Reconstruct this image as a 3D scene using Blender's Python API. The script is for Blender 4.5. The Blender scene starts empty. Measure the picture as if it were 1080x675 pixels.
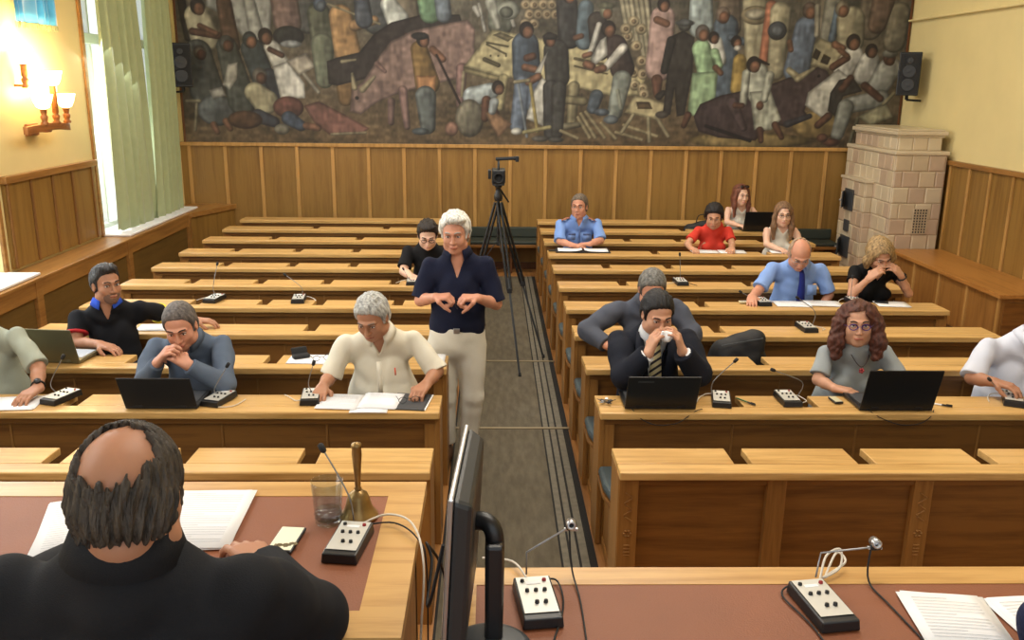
import bpy, bmesh, math, random
import numpy as np
from mathutils import Vector, Matrix
PI = math.pi
random.seed(7)
scene = bpy.context.scene
COL = scene.collection

# ------------------------------------------------------------------ camera
F_PX, PITCH, YAW, ROLL, CAM_Z = 942.0, .2588, .0242, .0106, 2.352
cam_data = bpy.data.cameras.new('camera')
cam_data.sensor_width = 36.0
cam_data.lens = F_PX / 1080.0 * 36.0
cam_data.clip_start = .05
cam = bpy.data.objects.new('camera', cam_data)
COL.objects.link(cam)
_F = Vector((math.sin(YAW) * math.cos(PITCH), math.cos(YAW) * math.cos(PITCH), -math.sin(PITCH)))
_R0 = Vector((math.cos(YAW), -math.sin(YAW), 0))
_U0 = _R0.cross(_F)
_R = _R0 * math.cos(ROLL) + _U0 * math.sin(ROLL)
_U = -_R0 * math.sin(ROLL) + _U0 * math.cos(ROLL)
cam.matrix_world = Matrix(((_R.x, _U.x, -_F.x, 0), (_R.y, _U.y, -_F.y, 0), (_R.z, _U.z, -_F.z, CAM_Z), (0, 0, 0, 1)))
scene.camera = cam

# ------------------------------------------------------------------ world, lights, exposure
world = bpy.data.worlds.new('world')
scene.world = world
world.use_nodes = True
_bg = world.node_tree.nodes['Background']
_bg.inputs[0].default_value = (.90, .96, 1.0, 1)
_bg.inputs[1].default_value = 1.35

def area_light(name, loc, target, sx, sy, energy, col):
    l = bpy.data.lights.new(name, 'AREA')
    l.shape = 'RECTANGLE'; l.size = sx; l.size_y = sy; l.energy = energy; l.color = col
    o = bpy.data.objects.new(name, l); COL.objects.link(o)
    o.location = loc
    o.rotation_euler = (Vector(target) - Vector(loc)).to_track_quat('-Z', 'Y').to_euler()
    return o
# daylight of the two tall windows on the left; the third light is added, no window built there
area_light('window_daylight', (-3.72, 9.35, 2.7), (0, 8.2, .6), 1.0, 2.6, 70, (.95, .98, 1))
area_light('window_daylight', (-3.80, 6.0, 2.9), (0, 6.0, .4), 2.2, 3.0, 120, (.95, .98, 1))
area_light('window_daylight', (-3.80, 2.2, 2.9), (0, 3.6, .4), 2.2, 3.0, 120, (.95, .98, 1))
# soft overhead light added under the ceiling for unseen lamps
for _y in (3.0, 6.2, 9.4):
    area_light('overhead_fill', (.9, _y, 5.2), (.9, _y, 0), 2.4, 1.2, 120, (1, .93, .82))
# weak fill light added behind the camera, where no window is built
area_light('rear_fill', (1.0, -2.6, 3.6), (.8, 7.0, .9), 6.0, 3.0, 8, (1, .97, .92))

scene.view_settings.view_transform = 'Standard'
scene.view_settings.look = 'None'
scene.view_settings.exposure = -0.12
scene.view_settings.gamma = 1.0
scene.view_settings.use_curve_mapping = False

# ------------------------------------------------------------------ materials
MATS = {}
def lin(c):
    return tuple(((v / 255.0) / 12.92 if v / 255.0 <= .04045 else ((v / 255.0 + .055) / 1.055) ** 2.4) for v in c)
def mat(name, col, rough=.6, metal=0., spec=.5, noise=0., nscale=8., bump=0., bscale=60., trans=0., emit=None, estr=0., sheen=0., stretch=(1, 1, 1), detail=3., sss=0., alpha=1.):
    if name in MATS: return MATS[name]
    m = bpy.data.materials.new(name); m.use_nodes = True
    nt = m.node_tree; b = nt.nodes['Principled BSDF']
    c = lin(col) + (1,)
    b.inputs['Base Color'].default_value = c
    b.inputs['Roughness'].default_value = rough
    b.inputs['Metallic'].default_value = metal
    b.inputs['Specular IOR Level'].default_value = spec
    b.inputs['Transmission Weight'].default_value = trans
    if sheen: b.inputs['Sheen Weight'].default_value = sheen
    if sss:
        b.inputs['Subsurface Weight'].default_value = sss
        b.inputs['Subsurface Scale'].default_value = .008
    if emit:
        b.inputs['Emission Color'].default_value = lin(emit) + (1,)
        b.inputs['Emission Strength'].default_value = estr
    if noise or bump:
        tc = nt.nodes.new('ShaderNodeTexCoord'); mp = nt.nodes.new('ShaderNodeMapping')
        mp.inputs['Scale'].default_value = stretch
        nt.links.new(tc.outputs['Object'], mp.inputs['Vector'])
    if noise:
        n = nt.nodes.new('ShaderNodeTexNoise'); n.inputs['Scale'].default_value = nscale; n.inputs['Detail'].default_value = detail
        nt.links.new(mp.outputs[0], n.inputs['Vector'])
        r = nt.nodes.new('ShaderNodeMapRange')
        r.inputs['From Min'].default_value = .3; r.inputs['From Max'].default_value = .7
        r.inputs['To Min'].default_value = 1 - noise; r.inputs['To Max'].default_value = 1 + noise
        nt.links.new(n.outputs['Fac'], r.inputs['Value'])
        mx = nt.nodes.new('ShaderNodeVectorMath'); mx.operation = 'SCALE'
        mx.inputs[0].default_value = c[:3]
        nt.links.new(r.outputs[0], mx.inputs['Scale'])
        nt.links.new(mx.outputs[0], b.inputs['Base Color'])
    if bump:
        n2 = nt.nodes.new('ShaderNodeTexNoise'); n2.inputs['Scale'].default_value = bscale; n2.inputs['Detail'].default_value = 4
        nt.links.new(mp.outputs[0], n2.inputs['Vector'])
        bp = nt.nodes.new('ShaderNodeBump'); bp.inputs['Strength'].default_value = bump; bp.inputs['Distance'].default_value = .004
        nt.links.new(n2.outputs['Fac'], bp.inputs['Height'])
        nt.links.new(bp.outputs[0], b.inputs['Normal'])
    MATS[name] = m
    return m
def wood(name, c1, c2, axis='X', rough=.38, scale=1.0, spec=.4):
    """veneer: long soft grain bands plus fine pores, running along one axis"""
    if name in MATS: return MATS[name]
    m = bpy.data.materials.new(name); m.use_nodes = True
    nt = m.node_tree; b = nt.nodes['Principled BSDF']
    b.inputs['Roughness'].default_value = rough; b.inputs['Specular IOR Level'].default_value = spec
    tc = nt.nodes.new('ShaderNodeTexCoord'); mp = nt.nodes.new('ShaderNodeMapping')
    s = {'X': (.6, 9, 9), 'Y': (9, .6, 9), 'Z': (9, 9, .6)}[axis]
    mp.inputs['Scale'].default_value = tuple(v * scale for v in s)
    nt.links.new(tc.outputs['Object'], mp.inputs['Vector'])
    n = nt.nodes.new('ShaderNodeTexNoise'); n.inputs['Scale'].default_value = 2.2; n.inputs['Detail'].default_value = 6; n.inputs['Distortion'].default_value = .6
    nt.links.new(mp.outputs[0], n.inputs['Vector'])
    n2 = nt.nodes.new('ShaderNodeTexNoise'); n2.inputs['Scale'].default_value = 16; n2.inputs['Detail'].default_value = 3
    nt.links.new(mp.outputs[0], n2.inputs['Vector'])
    n3 = nt.nodes.new('ShaderNodeTexNoise'); n3.inputs['Scale'].default_value = .8
    nt.links.new(tc.outputs['Object'], n3.inputs['Vector'])
    ad = nt.nodes.new('ShaderNodeMath'); ad.operation = 'MULTIPLY_ADD'; ad.inputs[1].default_value = .35
    nt.links.new(n2.outputs['Fac'], ad.inputs[0]); nt.links.new(n.outputs['Fac'], ad.inputs[2])
    ad2 = nt.nodes.new('ShaderNodeMath'); ad2.operation = 'MULTIPLY_ADD'; ad2.inputs[1].default_value = .5
    nt.links.new(n3.outputs['Fac'], ad2.inputs[0]); nt.links.new(ad.outputs[0], ad2.inputs[2])
    cr = nt.nodes.new('ShaderNodeValToRGB')
    cr.color_ramp.elements[0].position = .65; cr.color_ramp.elements[0].color = lin(c1) + (1,)
    cr.color_ramp.elements[1].position = 1.15 if False else 1.0; cr.color_ramp.elements[1].color = lin(c2) + (1,)
    nt.links.new(ad2.outputs[0], cr.inputs['Fac'])
    nt.links.new(cr.outputs['Color'], b.inputs['Base Color'])
    bp = nt.nodes.new('ShaderNodeBump'); bp.inputs['Strength'].default_value = .08; bp.inputs['Distance'].default_value = .002
    nt.links.new(n2.outputs['Fac'], bp.inputs['Height']); nt.links.new(bp.outputs[0], b.inputs['Normal'])
    MATS[name] = m
    return m
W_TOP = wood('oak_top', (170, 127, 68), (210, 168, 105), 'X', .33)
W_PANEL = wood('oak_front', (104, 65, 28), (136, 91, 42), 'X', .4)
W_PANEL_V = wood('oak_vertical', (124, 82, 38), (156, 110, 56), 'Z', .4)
W_WALL = wood('wall_veneer', (122, 88, 40), (148, 112, 56), 'Z', .42, .7)
W_BATTEN = wood('wall_batten', (156, 116, 60), (190, 146, 84), 'Z', .4)
W_RAIL = wood('oak_rail_y', (128, 86, 42), (164, 118, 62), 'Y', .36)
W_OLIVE = wood('sill_front_veneer', (92, 70, 32), (112, 86, 42), 'Y', .5)
W_TABLE = wood('table_oak', (172, 126, 68), (204, 160, 98), 'X', .35)
W_DARK = wood('dark_wood', (70, 42, 24), (98, 60, 32), 'Z', .45)
M_WHITE = mat('white_paint', (238, 238, 240), .5)
M_BLACK = mat('black_plastic', (22, 22, 24), .38)
M_BLACKM = mat('black_matte', (26, 26, 28), .7)
M_DGREY = mat('dark_grey_plastic', (62, 66, 70), .45)
M_SILVER = mat('silver_metal', (190, 190, 192), .3, .9)
M_STEEL = mat('brushed_steel', (150, 150, 152), .35, .9)
M_PAPER = mat('paper', (240, 240, 242), .8, bump=.15, bscale=9)
M_CABLEW = mat('white_cable', (214, 206, 192), .5)
M_BRASS = mat('old_brass', (150, 122, 78), .36, .85, noise=.25, nscale=24)
M_LEATHER = mat('table_leather', (134, 78, 48), .55, noise=.05, nscale=6, bump=.25, bscale=260)
def thin_glass(name, tint=(250, 252, 252)):
    """thin clear glass: see-through with a glancing reflection"""
    if name in MATS: return MATS[name]
    m = bpy.data.materials.new(name); m.use_nodes = True; nt = m.node_tree; nt.nodes.clear()
    o = nt.nodes.new('ShaderNodeOutputMaterial'); t = nt.nodes.new('ShaderNodeBsdfTransparent'); g = nt.nodes.new('ShaderNodeBsdfGlossy'); x = nt.nodes.new('ShaderNodeMixShader'); f = nt.nodes.new('ShaderNodeLayerWeight'); pw = nt.nodes.new('ShaderNodeMath'); pw.operation = 'POWER'; pw.inputs[1].default_value = 4.0; ml = nt.nodes.new('ShaderNodeMath'); ml.operation = 'MULTIPLY_ADD'; ml.inputs[1].default_value = .45; ml.inputs[2].default_value = .04
    t.inputs[0].default_value = lin(tint) + (1,); g.inputs['Roughness'].default_value = .03; f.inputs['Blend'].default_value = .5
    nt.links.new(f.outputs['Facing'], pw.inputs[0]); nt.links.new(pw.outputs[0], ml.inputs[0]); nt.links.new(ml.outputs[0], x.inputs[0]); nt.links.new(t.outputs[0], x.inputs[1]); nt.links.new(g.outputs[0], x.inputs[2]); nt.links.new(x.outputs[0], o.inputs[0])
    MATS[name] = m; return m
M_GLASS = thin_glass('clear_glass')
M_CUSHION = mat('cushion_leatherette', (66, 78, 82), .45, noise=.08, nscale=12)

# ------------------------------------------------------------------ object helpers
def link_mesh(name, me, m, parent=None):
    o = bpy.data.objects.new(name, me); COL.objects.link(o)
    if m is not None and not me.materials:
        for q in (m if isinstance(m, (list, tuple)) else [m]): me.materials.append(q)
    if parent is not None: o.parent = parent
    return o
def tag(o, label=None, cat=None, group=None, kind=None):
    if label: o['label'] = label
    if cat: o['category'] = cat
    if group: o['group'] = group
    if kind: o['kind'] = kind
    return o
def thing(name, label, cat, loc=(0, 0, 0), rz=0., group=None):
    o = bpy.data.objects.new(name, None); COL.objects.link(o)
    o.empty_display_size = .05
    o.location = loc; o.rotation_euler = (0, 0, rz)
    return tag(o, label, cat, group)
KIDS = {}
def dup(root, loc, rz=None, label=None, group=None):
    def cp(o, par):
        c = o.copy(); COL.objects.link(c)
        if par is not None: c.parent = par
        for ch in [x for x in bpy.data.objects if x.parent == o]: cp(ch, c)
        return c
    r = cp(root, None); r.location = loc
    if rz is not None: r.rotation_euler = (0, 0, rz)
    if label: r['label'] = label
    if group: r['group'] = group
    return r
class MB:
    """collects simple solids into one mesh"""
    def __init__(s): s.v = []; s.f = []; s.mi = []; s.sm = []
    def add(s, vs, fs, mi=0, smooth=False):
        n = len(s.v); s.v += [tuple(v) for v in vs]
        s.f += [tuple(i + n for i in f) for f in fs]; s.mi += [mi] * len(fs); s.sm += [smooth] * len(fs)
    def box(s, x0, x1, y0, y1, z0, z1, mi=0, M=None):
        vs = [Vector((x, y, z)) for z in (z0, z1) for y in (y0, y1) for x in (x0, x1)]
        if M is not None: vs = [M @ v for v in vs]
        s.add(vs, [(0, 2, 3, 1), (4, 5, 7, 6), (0, 1, 5, 4), (2, 6, 7, 3), (0, 4, 6, 2), (1, 3, 7, 5)], mi); return s
    def prism(s, pts, z0, z1, mi=0, M=None):
        n = len(pts); vs = [Vector((p[0], p[1], z0)) for p in pts] + [Vector((p[0], p[1], z1)) for p in pts]
        if M is not None: vs = [M @ v for v in vs]
        s.add(vs, [tuple(range(n - 1, -1, -1)), tuple(range(n, 2 * n))] + [(i, (i + 1) % n, n + (i + 1) % n, n + i) for i in range(n)], mi); return s
    def lathe(s, prof, cx=0, cy=0, cz=0, seg=20, mi=0, M=None, smooth=True):
        vs = []; fs = []; n = len(prof)
        for i in range(seg):
            a = 2 * PI * i / seg
            for r, z in prof: vs.append(Vector((cx + r * math.cos(a), cy + r * math.sin(a), cz + z)))
        if M is not None: vs = [M @ v for v in vs]
        for i in range(seg):
            j = (i + 1) % seg
            for k in range(n - 1): fs.append((i * n + k, j * n + k, j * n + k + 1, i * n + k + 1))
        s.add(vs, fs, mi, smooth)
        if prof[0][0] > 1e-6: s.add([vs[i * n] for i in range(seg)], [tuple(range(seg - 1, -1, -1))], mi)
        if prof[-1][0] > 1e-6: s.add([vs[i * n + n - 1] for i in range(seg)], [tuple(range(seg))], mi)
        return s
    def tube(s, pts, r, seg=8, mi=0):
        pts = [Vector(p) for p in pts]; n = len(pts); rr = r if isinstance(r, (list, tuple)) else [r] * n
        vs = []; fs = []; prev = None
        for i, p in enumerate(pts):
            t = (pts[min(i + 1, n - 1)] - pts[max(i - 1, 0)]).normalized()
            if prev is None:
                a = t.cross(Vector((0, 0, 1)))
                if a.length < .1: a = t.cross(Vector((1, 0, 0)))
            else: a = prev - t * prev.dot(t)
            a.normalize(); prev = a; b = t.cross(a)
            for k in range(seg):
                w = 2 * PI * k / seg; vs.append(p + (a * math.cos(w) + b * math.sin(w)) * rr[i])
        for i in range(n - 1):
            for k in range(seg):
                k2 = (k + 1) % seg; fs.append((i * seg + k, i * seg + k2, (i + 1) * seg + k2, (i + 1) * seg + k))
        s.add(vs, fs, mi, True)
        s.add(vs[:seg], [tuple(range(seg - 1, -1, -1))], mi); s.add(vs[-seg:], [tuple(range(seg))], mi)
        return s
    def grid(s, fn, nu, nv, mi=0, smooth=True):
        vs = [fn(i / nu, j / nv) for j in range(nv + 1) for i in range(nu + 1)]
        s.add(vs, [(j * (nu + 1) + i, j * (nu + 1) + i + 1, (j + 1) * (nu + 1) + i + 1, (j + 1) * (nu + 1) + i) for j in range(nv) for i in range(nu)], mi, smooth); return s
    def build(s, name, m, parent=None, bevel=0, loc=None, solid=0):
        me = bpy.data.meshes.new(name); me.from_pydata(s.v, [], s.f)
        o = link_mesh(name, me, m, parent)
        me.polygons.foreach_set('material_index', s.mi); me.polygons.foreach_set('use_smooth', s.sm); me.update()
        if loc: o.location = loc
        if solid:
            q = o.modifiers.new('thick', 'SOLIDIFY'); q.thickness = solid
        if bevel:
            q = o.modifiers.new('bevel', 'BEVEL'); q.width = bevel; q.segments = 2; q.limit_method = 'ANGLE'; q.harden_normals = False
        return o
def smooth_path(pts, n=6):
    pts = [Vector(p) for p in pts]; out = []
    for i in range(len(pts) - 1):
        p0 = pts[max(i - 1, 0)]; p1 = pts[i]; p2 = pts[i + 1]; p3 = pts[min(i + 2, len(pts) - 1)]
        for k in range(n):
            t = k / n
            out.append(.5 * ((2 * p1) + (p2 - p0) * t + (2 * p0 - 5 * p1 + 4 * p2 - p3) * t * t + (3 * p1 - p0 - 3 * p2 + p3) * t ** 3))
    out.append(pts[-1]); return out
def struct(name, mb, m, bevel=0, label=None):
    o = mb.build(name, m, None, bevel); o['kind'] = 'structure'
    if label: o['label'] = label
    return o
# ================================================================== THE ROOM
XW, XR, YB, YF, ZC = -3.93, 5.20, 11.57, -3.0, 5.4
M_CREAM = mat('cream_wall', (226, 208, 150), .85, noise=.03, nscale=2.5, bump=.1, bscale=30)
M_CEIL = mat('ceiling_paint', (232, 226, 208), .9)
M_FLOOR = wood('floor_boards', (128, 84, 44), (168, 118, 66), 'Y', .4)
struct('floor', MB().box(XW - .5, XR + .3, YF, YB + .3, -.12, 0), M_FLOOR)
struct('ceiling', MB().box(XW - .5, XR + .3, YF, YB + .3, ZC, ZC + .15), M_CEIL)
struct('wall_back', MB().box(XW - .5, XR + .3, YB, YB + .2, 0, ZC), M_CREAM)
struct('wall_right', MB().box(XR, XR + .2, YF, YB, 0, ZC), M_CREAM)
# left wall with two tall window openings
WIN = [(4.9, 7.15), (9.05, 11.15)]
wl = MB()
wl.box(XW - .35, XW, YF, WIN[0][0], 0, ZC); wl.box(XW - .35, XW, WIN[0][1], WIN[1][0], 0, ZC); wl.box(XW - .35, XW, WIN[1][1], YB, 0, ZC)
for a, b in WIN: wl.box(XW - .35, XW, a, b, 0, .80); wl.box(XW - .35, XW, a, b, 4.4, ZC)
struct('wall_left', wl, M_CREAM)
M_FRAME = mat('window_frame_white', (232, 232, 236), .45)
M_PANE = thin_glass('window_pane')
M_SKYGLOW = mat('outdoor_brightness', (240, 248, 255), 1., emit=(226, 240, 255), estr=3.2)
for k, (a, b) in enumerate(WIN):
    w = bpy.data.objects.new('window_%d' % (k + 1), None); COL.objects.link(w); w['kind'] = 'structure'
    w.location = (XW - .18, a, .80)
    L = b - a; H = 3.6
    f = MB()
    f.box(-.05, .05, 0, .07, 0, H); f.box(-.05, .05, L - .07, L, 0, H); f.box(-.05, .05, 0, L, 0, .08); f.box(-.05, .05, 0, L, H - .07, H)
    f.box(-.045, .045, L / 2 - .06, L / 2 + .06, 0, H); f.box(-.045, .045, 0, L, 1.9, 2.0)
    for y in (L * .25, L * .75): f.box(-.03, .03, y - .02, y + .02, 0, H)
    f.build('window_frame', M_FRAME, w, .006)
    g = MB(); g.box(-.006, .006, .05, L - .05, .05, H - .05); g.build('window_pane', M_PANE, w)
    s = MB(); s.box(.05, .46, -.02, L + .02, .015, .036); s.build('window_sill', M_WHITE, w, .005)
    h = MB(); h.box(.05, .075, L / 2 - .012, L / 2 + .012, .75, .90); h.box(.06, .09, L / 2 - .01, L / 2 + .09, .80, .82); h.build('window_handle', M_STEEL, w, .003)
# pale sunlit facade across the street, seen through the windows
fc = MB(); fc.box(-16.3, -16, -8, 60, -6, 22)
for iy in range(0, 22):
    for iz in range(0, 6): fc.box(-16.0, -15.9, -6 + iy * 3, -4.9 + iy * 3, -4 + iz * 3.2, -2.4 + iz * 3.2, 1)
M_FACADE = mat('sunlit_facade', (236, 236, 228), .9)
fo = fc.build('facade', [M_FACADE, mat('facade_window', (150, 176, 190), .5)]); fo['kind'] = 'structure'
sn = bpy.data.lights.new('sun', 'SUN'); sn.energy = 4.0; sn.angle = .01; sn.color = (1, .97, .92)
so = bpy.data.objects.new('sun', sn); COL.objects.link(so); so.rotation_euler = Vector((-.75, .25, -.55)).to_track_quat('-Z', 'Y').to_euler()

# --- wainscot on the left wall between the windows
t = MB(); t.box(XW, XW + .03, WIN[0][1] + .12, WIN[1][0] - .1, .84, 1.53)
struct('trim_1', t, W_WALL)
t = MB()
for y in (7.30, 7.68, 8.06, 8.44, 8.86): t.box(XW + .03, XW + .045, y - .016, y + .016, .84, 1.53)
struct('trim_2', t, wood('left_batten', (112, 74, 36), (140, 98, 52), 'Z', .4), .003)
t = MB(); t.box(XW, XW + .06, WIN[0][1] + .1, WIN[1][0] - .08, 1.53, 1.59); struct('trim_3', t, W_RAIL, .006)
t = MB(); t.box(XW, XW + .025, WIN[1][0] - .06, WIN[1][0], .82, 4.3); struct('trim_4', t, W_RAIL, .006)
t = MB(); t.box(XW, XW + .025, WIN[0][1], WIN[0][1] + .05, .82, 4.3); struct('trim_5', t, W_RAIL, .006)
# --- long ledge under the windows with panelled front
XL = XW + .30
t = MB(); t.box(XW, XL + .02, YF + .2, 10.75, .785, .812); struct('trim_6', t, W_RAIL, .005)
t = MB(); t.box(XL - .03, XL - .01, YF + .2, 10.75, 0, .72); struct('trim_7', t, W_OLIVE)
t = MB(); t.box(XL - .03, XL + .012, YF + .2, 10.75, .66, .79); t.box(XL - .03, XL + .012, YF + .2, 10.75, 0, .10)
for y in (3.2, 5.15, 7.05, 8.90, 10.72): t.box(XL - .03, XL + .02, y - .05, y + .05, 0, .79)
struct('trim_8', t, W_RAIL, .004)
# corner panelling at the far end
t = MB(); t.prism([(XL - .05, 10.75), (XL + .03, 10.75), (-3.30, 11.55), (XW + .02, 11.55), (XW + .02, 10.75)], 0, .76); struct('trim_9', t, W_WALL)
t = MB(); t.prism([(XL - .06, 10.73), (XL + .05, 10.73), (-3.27, 11.56), (XW + .02, 11.56), (XW + .02, 10.73)], .76, .82); struct('trim_10', t, W_RAIL, .004)

# --- back wall panelling
t = MB(); t.box(XW, XR, YB - .03, YB, 0, 1.56); struct('trim_11', t, W_WALL)
t = MB()
x = -3.82
while x < 5.15:
    t.box(x - .022, x + .022, YB - .048, YB - .03, 0, 1.56); x += .4505
struct('trim_12', t, W_BATTEN, .003)
t = MB(); t.box(XW, XR, YB - .07, YB, 1.555, 1.60); struct('trim_13', t, W_BATTEN, .006)
# bench along the back wall
# --- right wall panelling
t = MB(); t.box(XR - .03, XR, YF + .3, YB - .05, 0, 1.52); struct('trim_14', t, W_WALL)
t = MB(); y = 11.3
while y > -2.5:
    t.box(XR - .048, XR - .03, y - .02, y + .02, .5, 1.52); y -= .42
struct('trim_15', t, W_BATTEN, .003)
t = MB(); t.box(XR - .065, XR, YF + .3, YB - .05, 1.515, 1.565); struct('trim_16', t, W_RAIL, .006)
# cornice line high on the right wall
t = MB(); t.box(XR - .05, XR, YF + .3, YB, 3.14, 3.165); struct('trim_17', t, M_CREAM, .01)
# skirting
t = MB(); t.box(-3.2, XR, YB - .07, YB - .04, 0, .09); struct('baseboard_back', t, W_DARK, .004)
# ================================================================== MURAL (painted, flat, on the back wall)
def paint_mural():
    NX, NZ = 800, 210
    X0, X1, Z0, Z1 = -3.855, 5.17, 1.60, 3.62
    px = np.linspace(190., 948., NX)[None, :].repeat(NZ, 0)          # drawing coordinates, left to right
    py = np.linspace(153., -28., NZ)[:, None].repeat(NX, 1)          # and top to bottom
    rs = np.random.RandomState(3)
    def vnoise(sx, sy, seed):
        r = np.random.RandomState(seed); gx = int(760 / sx) + 3; gy = int(190 / sy) + 3
        g = r.rand(gy, gx); u = (px - 188) / sx; v = (py + 30) / sy
        i = np.clip(u.astype(int), 0, gx - 2); j = np.clip(v.astype(int), 0, gy - 2); fu = u - i; fv = v - j
        fu = fu * fu * (3 - 2 * fu); fv = fv * fv * (3 - 2 * fv)
        return (g[j, i] * (1 - fu) + g[j, i + 1] * fu) * (1 - fv) + (g[j + 1, i] * (1 - fu) + g[j + 1, i + 1] * fu) * fv
    n1 = vnoise(22, 14, 1); n2 = vnoise(6, 4, 2); n3 = vnoise(2.2, 3.5, 4); n4 = vnoise(3, 9, 5)
    img = np.zeros((NZ, NX, 3))
    tz = np.clip((py + 20) / 170, 0, 1)[..., None]
    img[:] = np.array((84, 82, 72)) * (1 - tz) + np.array((86, 70, 48)) * tz
    img *= (.62 + .42 * n1 + .3 * n2 * tz[..., 0] + .18 * n3)[..., None]
    def blend(d, col, soft=.9, shade=.32, nx=None):
        a = np.clip(.5 - d / soft, 0, 1)[..., None]
        k = .84 + .30 * n4 + .14 * (n2 - .5)
        if nx is not None: k = k * (1 + shade * nx)
        edge = np.clip(1 + d / 3.2, 0, 1); k = k * (1 - .42 * edge)
        c = np.array(col)[None, None, :] * k[..., None]
        img[:] = img * (1 - a) + c * a
    def cap(x1, y1, x2, y2, r1, r2, col):
        dx, dy = x2 - x1, y2 - y1; L = dx * dx + dy * dy + 1e-6
        t = np.clip(((px - x1) * dx + (py - y1) * dy) / L, 0, 1)
        qx = px - x1 - t * dx; qy = py - y1 - t * dy; r = r1 + (r2 - r1) * t
        blend(np.sqrt(qx * qx + qy * qy) - r, col, nx=-(qx * .8 + qy * .6) / np.maximum(r, 1))
    def ell(cx, cy, rx, ry, col, a=0.):
        c, s = math.cos(a), math.sin(a); qx = (px - cx) * c + (py - cy) * s; qy = -(px - cx) * s + (py - cy) * c
        k = np.sqrt((qx / rx) ** 2 + (qy / ry) ** 2)
        blend((k - 1) * min(rx, ry), col, nx=-((px - cx) / rx * .7 + (py - cy) / ry * .6))
    def poly(pts, col):
        d = np.full(px.shape, 1e9); ins = np.zeros(px.shape, bool); n = len(pts)
        for i in range(n):
            (x1, y1), (x2, y2) = pts[i], pts[(i + 1) % n]
            dx, dy = x2 - x1, y2 - y1; t = np.clip(((px - x1) * dx + (py - y1) * dy) / (dx * dx + dy * dy + 1e-9), 0, 1)
            d = np.minimum(d, np.hypot(px - x1 - t * dx, py - y1 - t * dy))
            c = ((y1 > py) != (y2 > py)) & (px < (x2 - x1) * (py - y1) / (y2 - y1 + 1e-9) + x1); ins ^= c
        blend(np.where(ins, -d, d), col)
    SK = (128, 88, 66); SD = (96, 64, 50); HB = (40, 34, 32); WH = (186, 186, 176); CR = (168, 158, 122); GY = (84, 90, 88); DK = (50, 48, 46)
    def head(x, y, r=6, hair=HB, skin=SK, dx=1.5):
        ell(x, y, r * .95, r * 1.1, hair); ell(x + dx, y + r * .35, r * .66, r * .8, skin)
    # far crowd along the top
    for x, c in ((205, (70, 62, 54)), (300, (112, 92, 88)), (322, (74, 76, 74)), (392, (80, 84, 86)), (424, (110, 100, 84)), (520, (92, 96, 84)), (664, (96, 82, 70)), (728, (136, 150, 150)), (757, (104, 92, 78)), (862, (108, 100, 84)), (905, (92, 84, 72)), (944, (88, 80, 66))):
        cap(x, -22, x + 2, 22, 11, 13, c); head(x, -26)
    poly([(222, -30), (292, -30), (284, 46), (262, 46), (244, 20), (222, 8)], (148, 152, 150)); cap(262, -20, 272, 40, 5, 8, (160, 164, 160))
    cap(240, 4, 245, 48, 8, 9, (92, 70, 56)); cap(300, -10, 304, 24, 14, 14, (118, 96, 90))
    cap(194, -20, 202, 40, 4, 5, (44, 38, 34)); cap(204, -20, 206, 30, 3, 3, (110, 100, 84))
    cap(212, 18, 218, 40, 13, 15, (176, 170, 142)); head(213, 8, 8); cap(206, 34, 232, 38, 4, 4, SD); cap(214, 28, 230, 36, 3, 3, SK)
    cap(210, 56, 216, 96, 14, 18, (76, 80, 76)); ell(225, 118, 20, 17, (86, 92, 94)); head(212, 56, 7, (88, 80, 68), SD)
    cap(240, 50, 252, 108, 11, 15, (70, 76, 72)); head(240, 46, 8, (72, 74, 72), SD)
    poly([(240, 68), (250, 66), (248, 84), (240, 96), (233, 90)], WH); poly([(218, 96), (232, 92), (236, 102), (222, 106)], (160, 158, 150))
    cap(221, 134, 224, 142, 4, 3, SK); cap(234, 130, 238, 138, 4, 3, SK); cap(205, 110, 201, 140, 1.5, 1.5, CR); cap(195, 108, 208, 108, 2, 2, CR)
    cap(266, 52, 276, 84, 12, 12, (58, 68, 72)); head(264, 42, 8, (52, 58, 60), SK); cap(282, 80, 292, 104, 8, 8, (44, 48, 56))
    ell(304, 38, 16, 11, (44, 46, 46)); ell(306, 46, 11, 4, (150, 156, 160))
    cap(286, 50, 300, 78, 8, 10, WH); poly([(286, 70), (302, 64), (318, 88), (318, 104), (292, 104)], (196, 196, 188)); head(280, 38, 8); cap(284, 52, 296, 58, 3, 3, SD)
    poly([(300, 64), (321, 55), (330, 70), (312, 80)], (166, 158, 142)); cap(318, 78, 332, 97, 2, 2, (170, 164, 146))
    cap(336, 14, 340, 44, 12, 13, (82, 86, 70)); cap(338, 46, 339, 84, 12, 9, (98, 104, 86)); head(337, 4, 7, (70, 84, 104), (86, 98, 112))
    cap(358, 16, 364, 54, 12, 14, (158, 122, 78)); cap(360, 80, 360, 104, 10, 8, (120, 92, 56)); cap(372, 26, 392, 20, 6, 5, (150, 116, 78)); cap(346, 4, 398, 24, 1.2, 1.2, CR)
    cap(408, 4, 416, 18, 9, 12, (172, 178, 172)); cap(380, 0, 382, 20, 8, 9, (70, 78, 90))
    head(272, 80, 8, (96, 92, 84), SD); cap(266, 98, 276, 108, 11, 14, (160, 154, 122)); cap(268, 124, 284, 130, 8, 6, (52, 56, 68)); ell(300, 114, 16, 12, (100, 62, 54)); cap(300, 126, 312, 134, 8, 6, (58, 72, 92)); ell(292, 138, 8, 6, (120, 118, 104)); cap(318, 134, 330, 136, 4, 4, SK); ell(254, 128, 18, 10, (84, 60, 44))
    poly([(316, 112), (332, 107), (360, 122), (384, 136), (378, 142), (342, 144), (326, 130)], (122, 82, 72)); cap(344, 143, 380, 141, 1.4, 1.4, CR)
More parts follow.
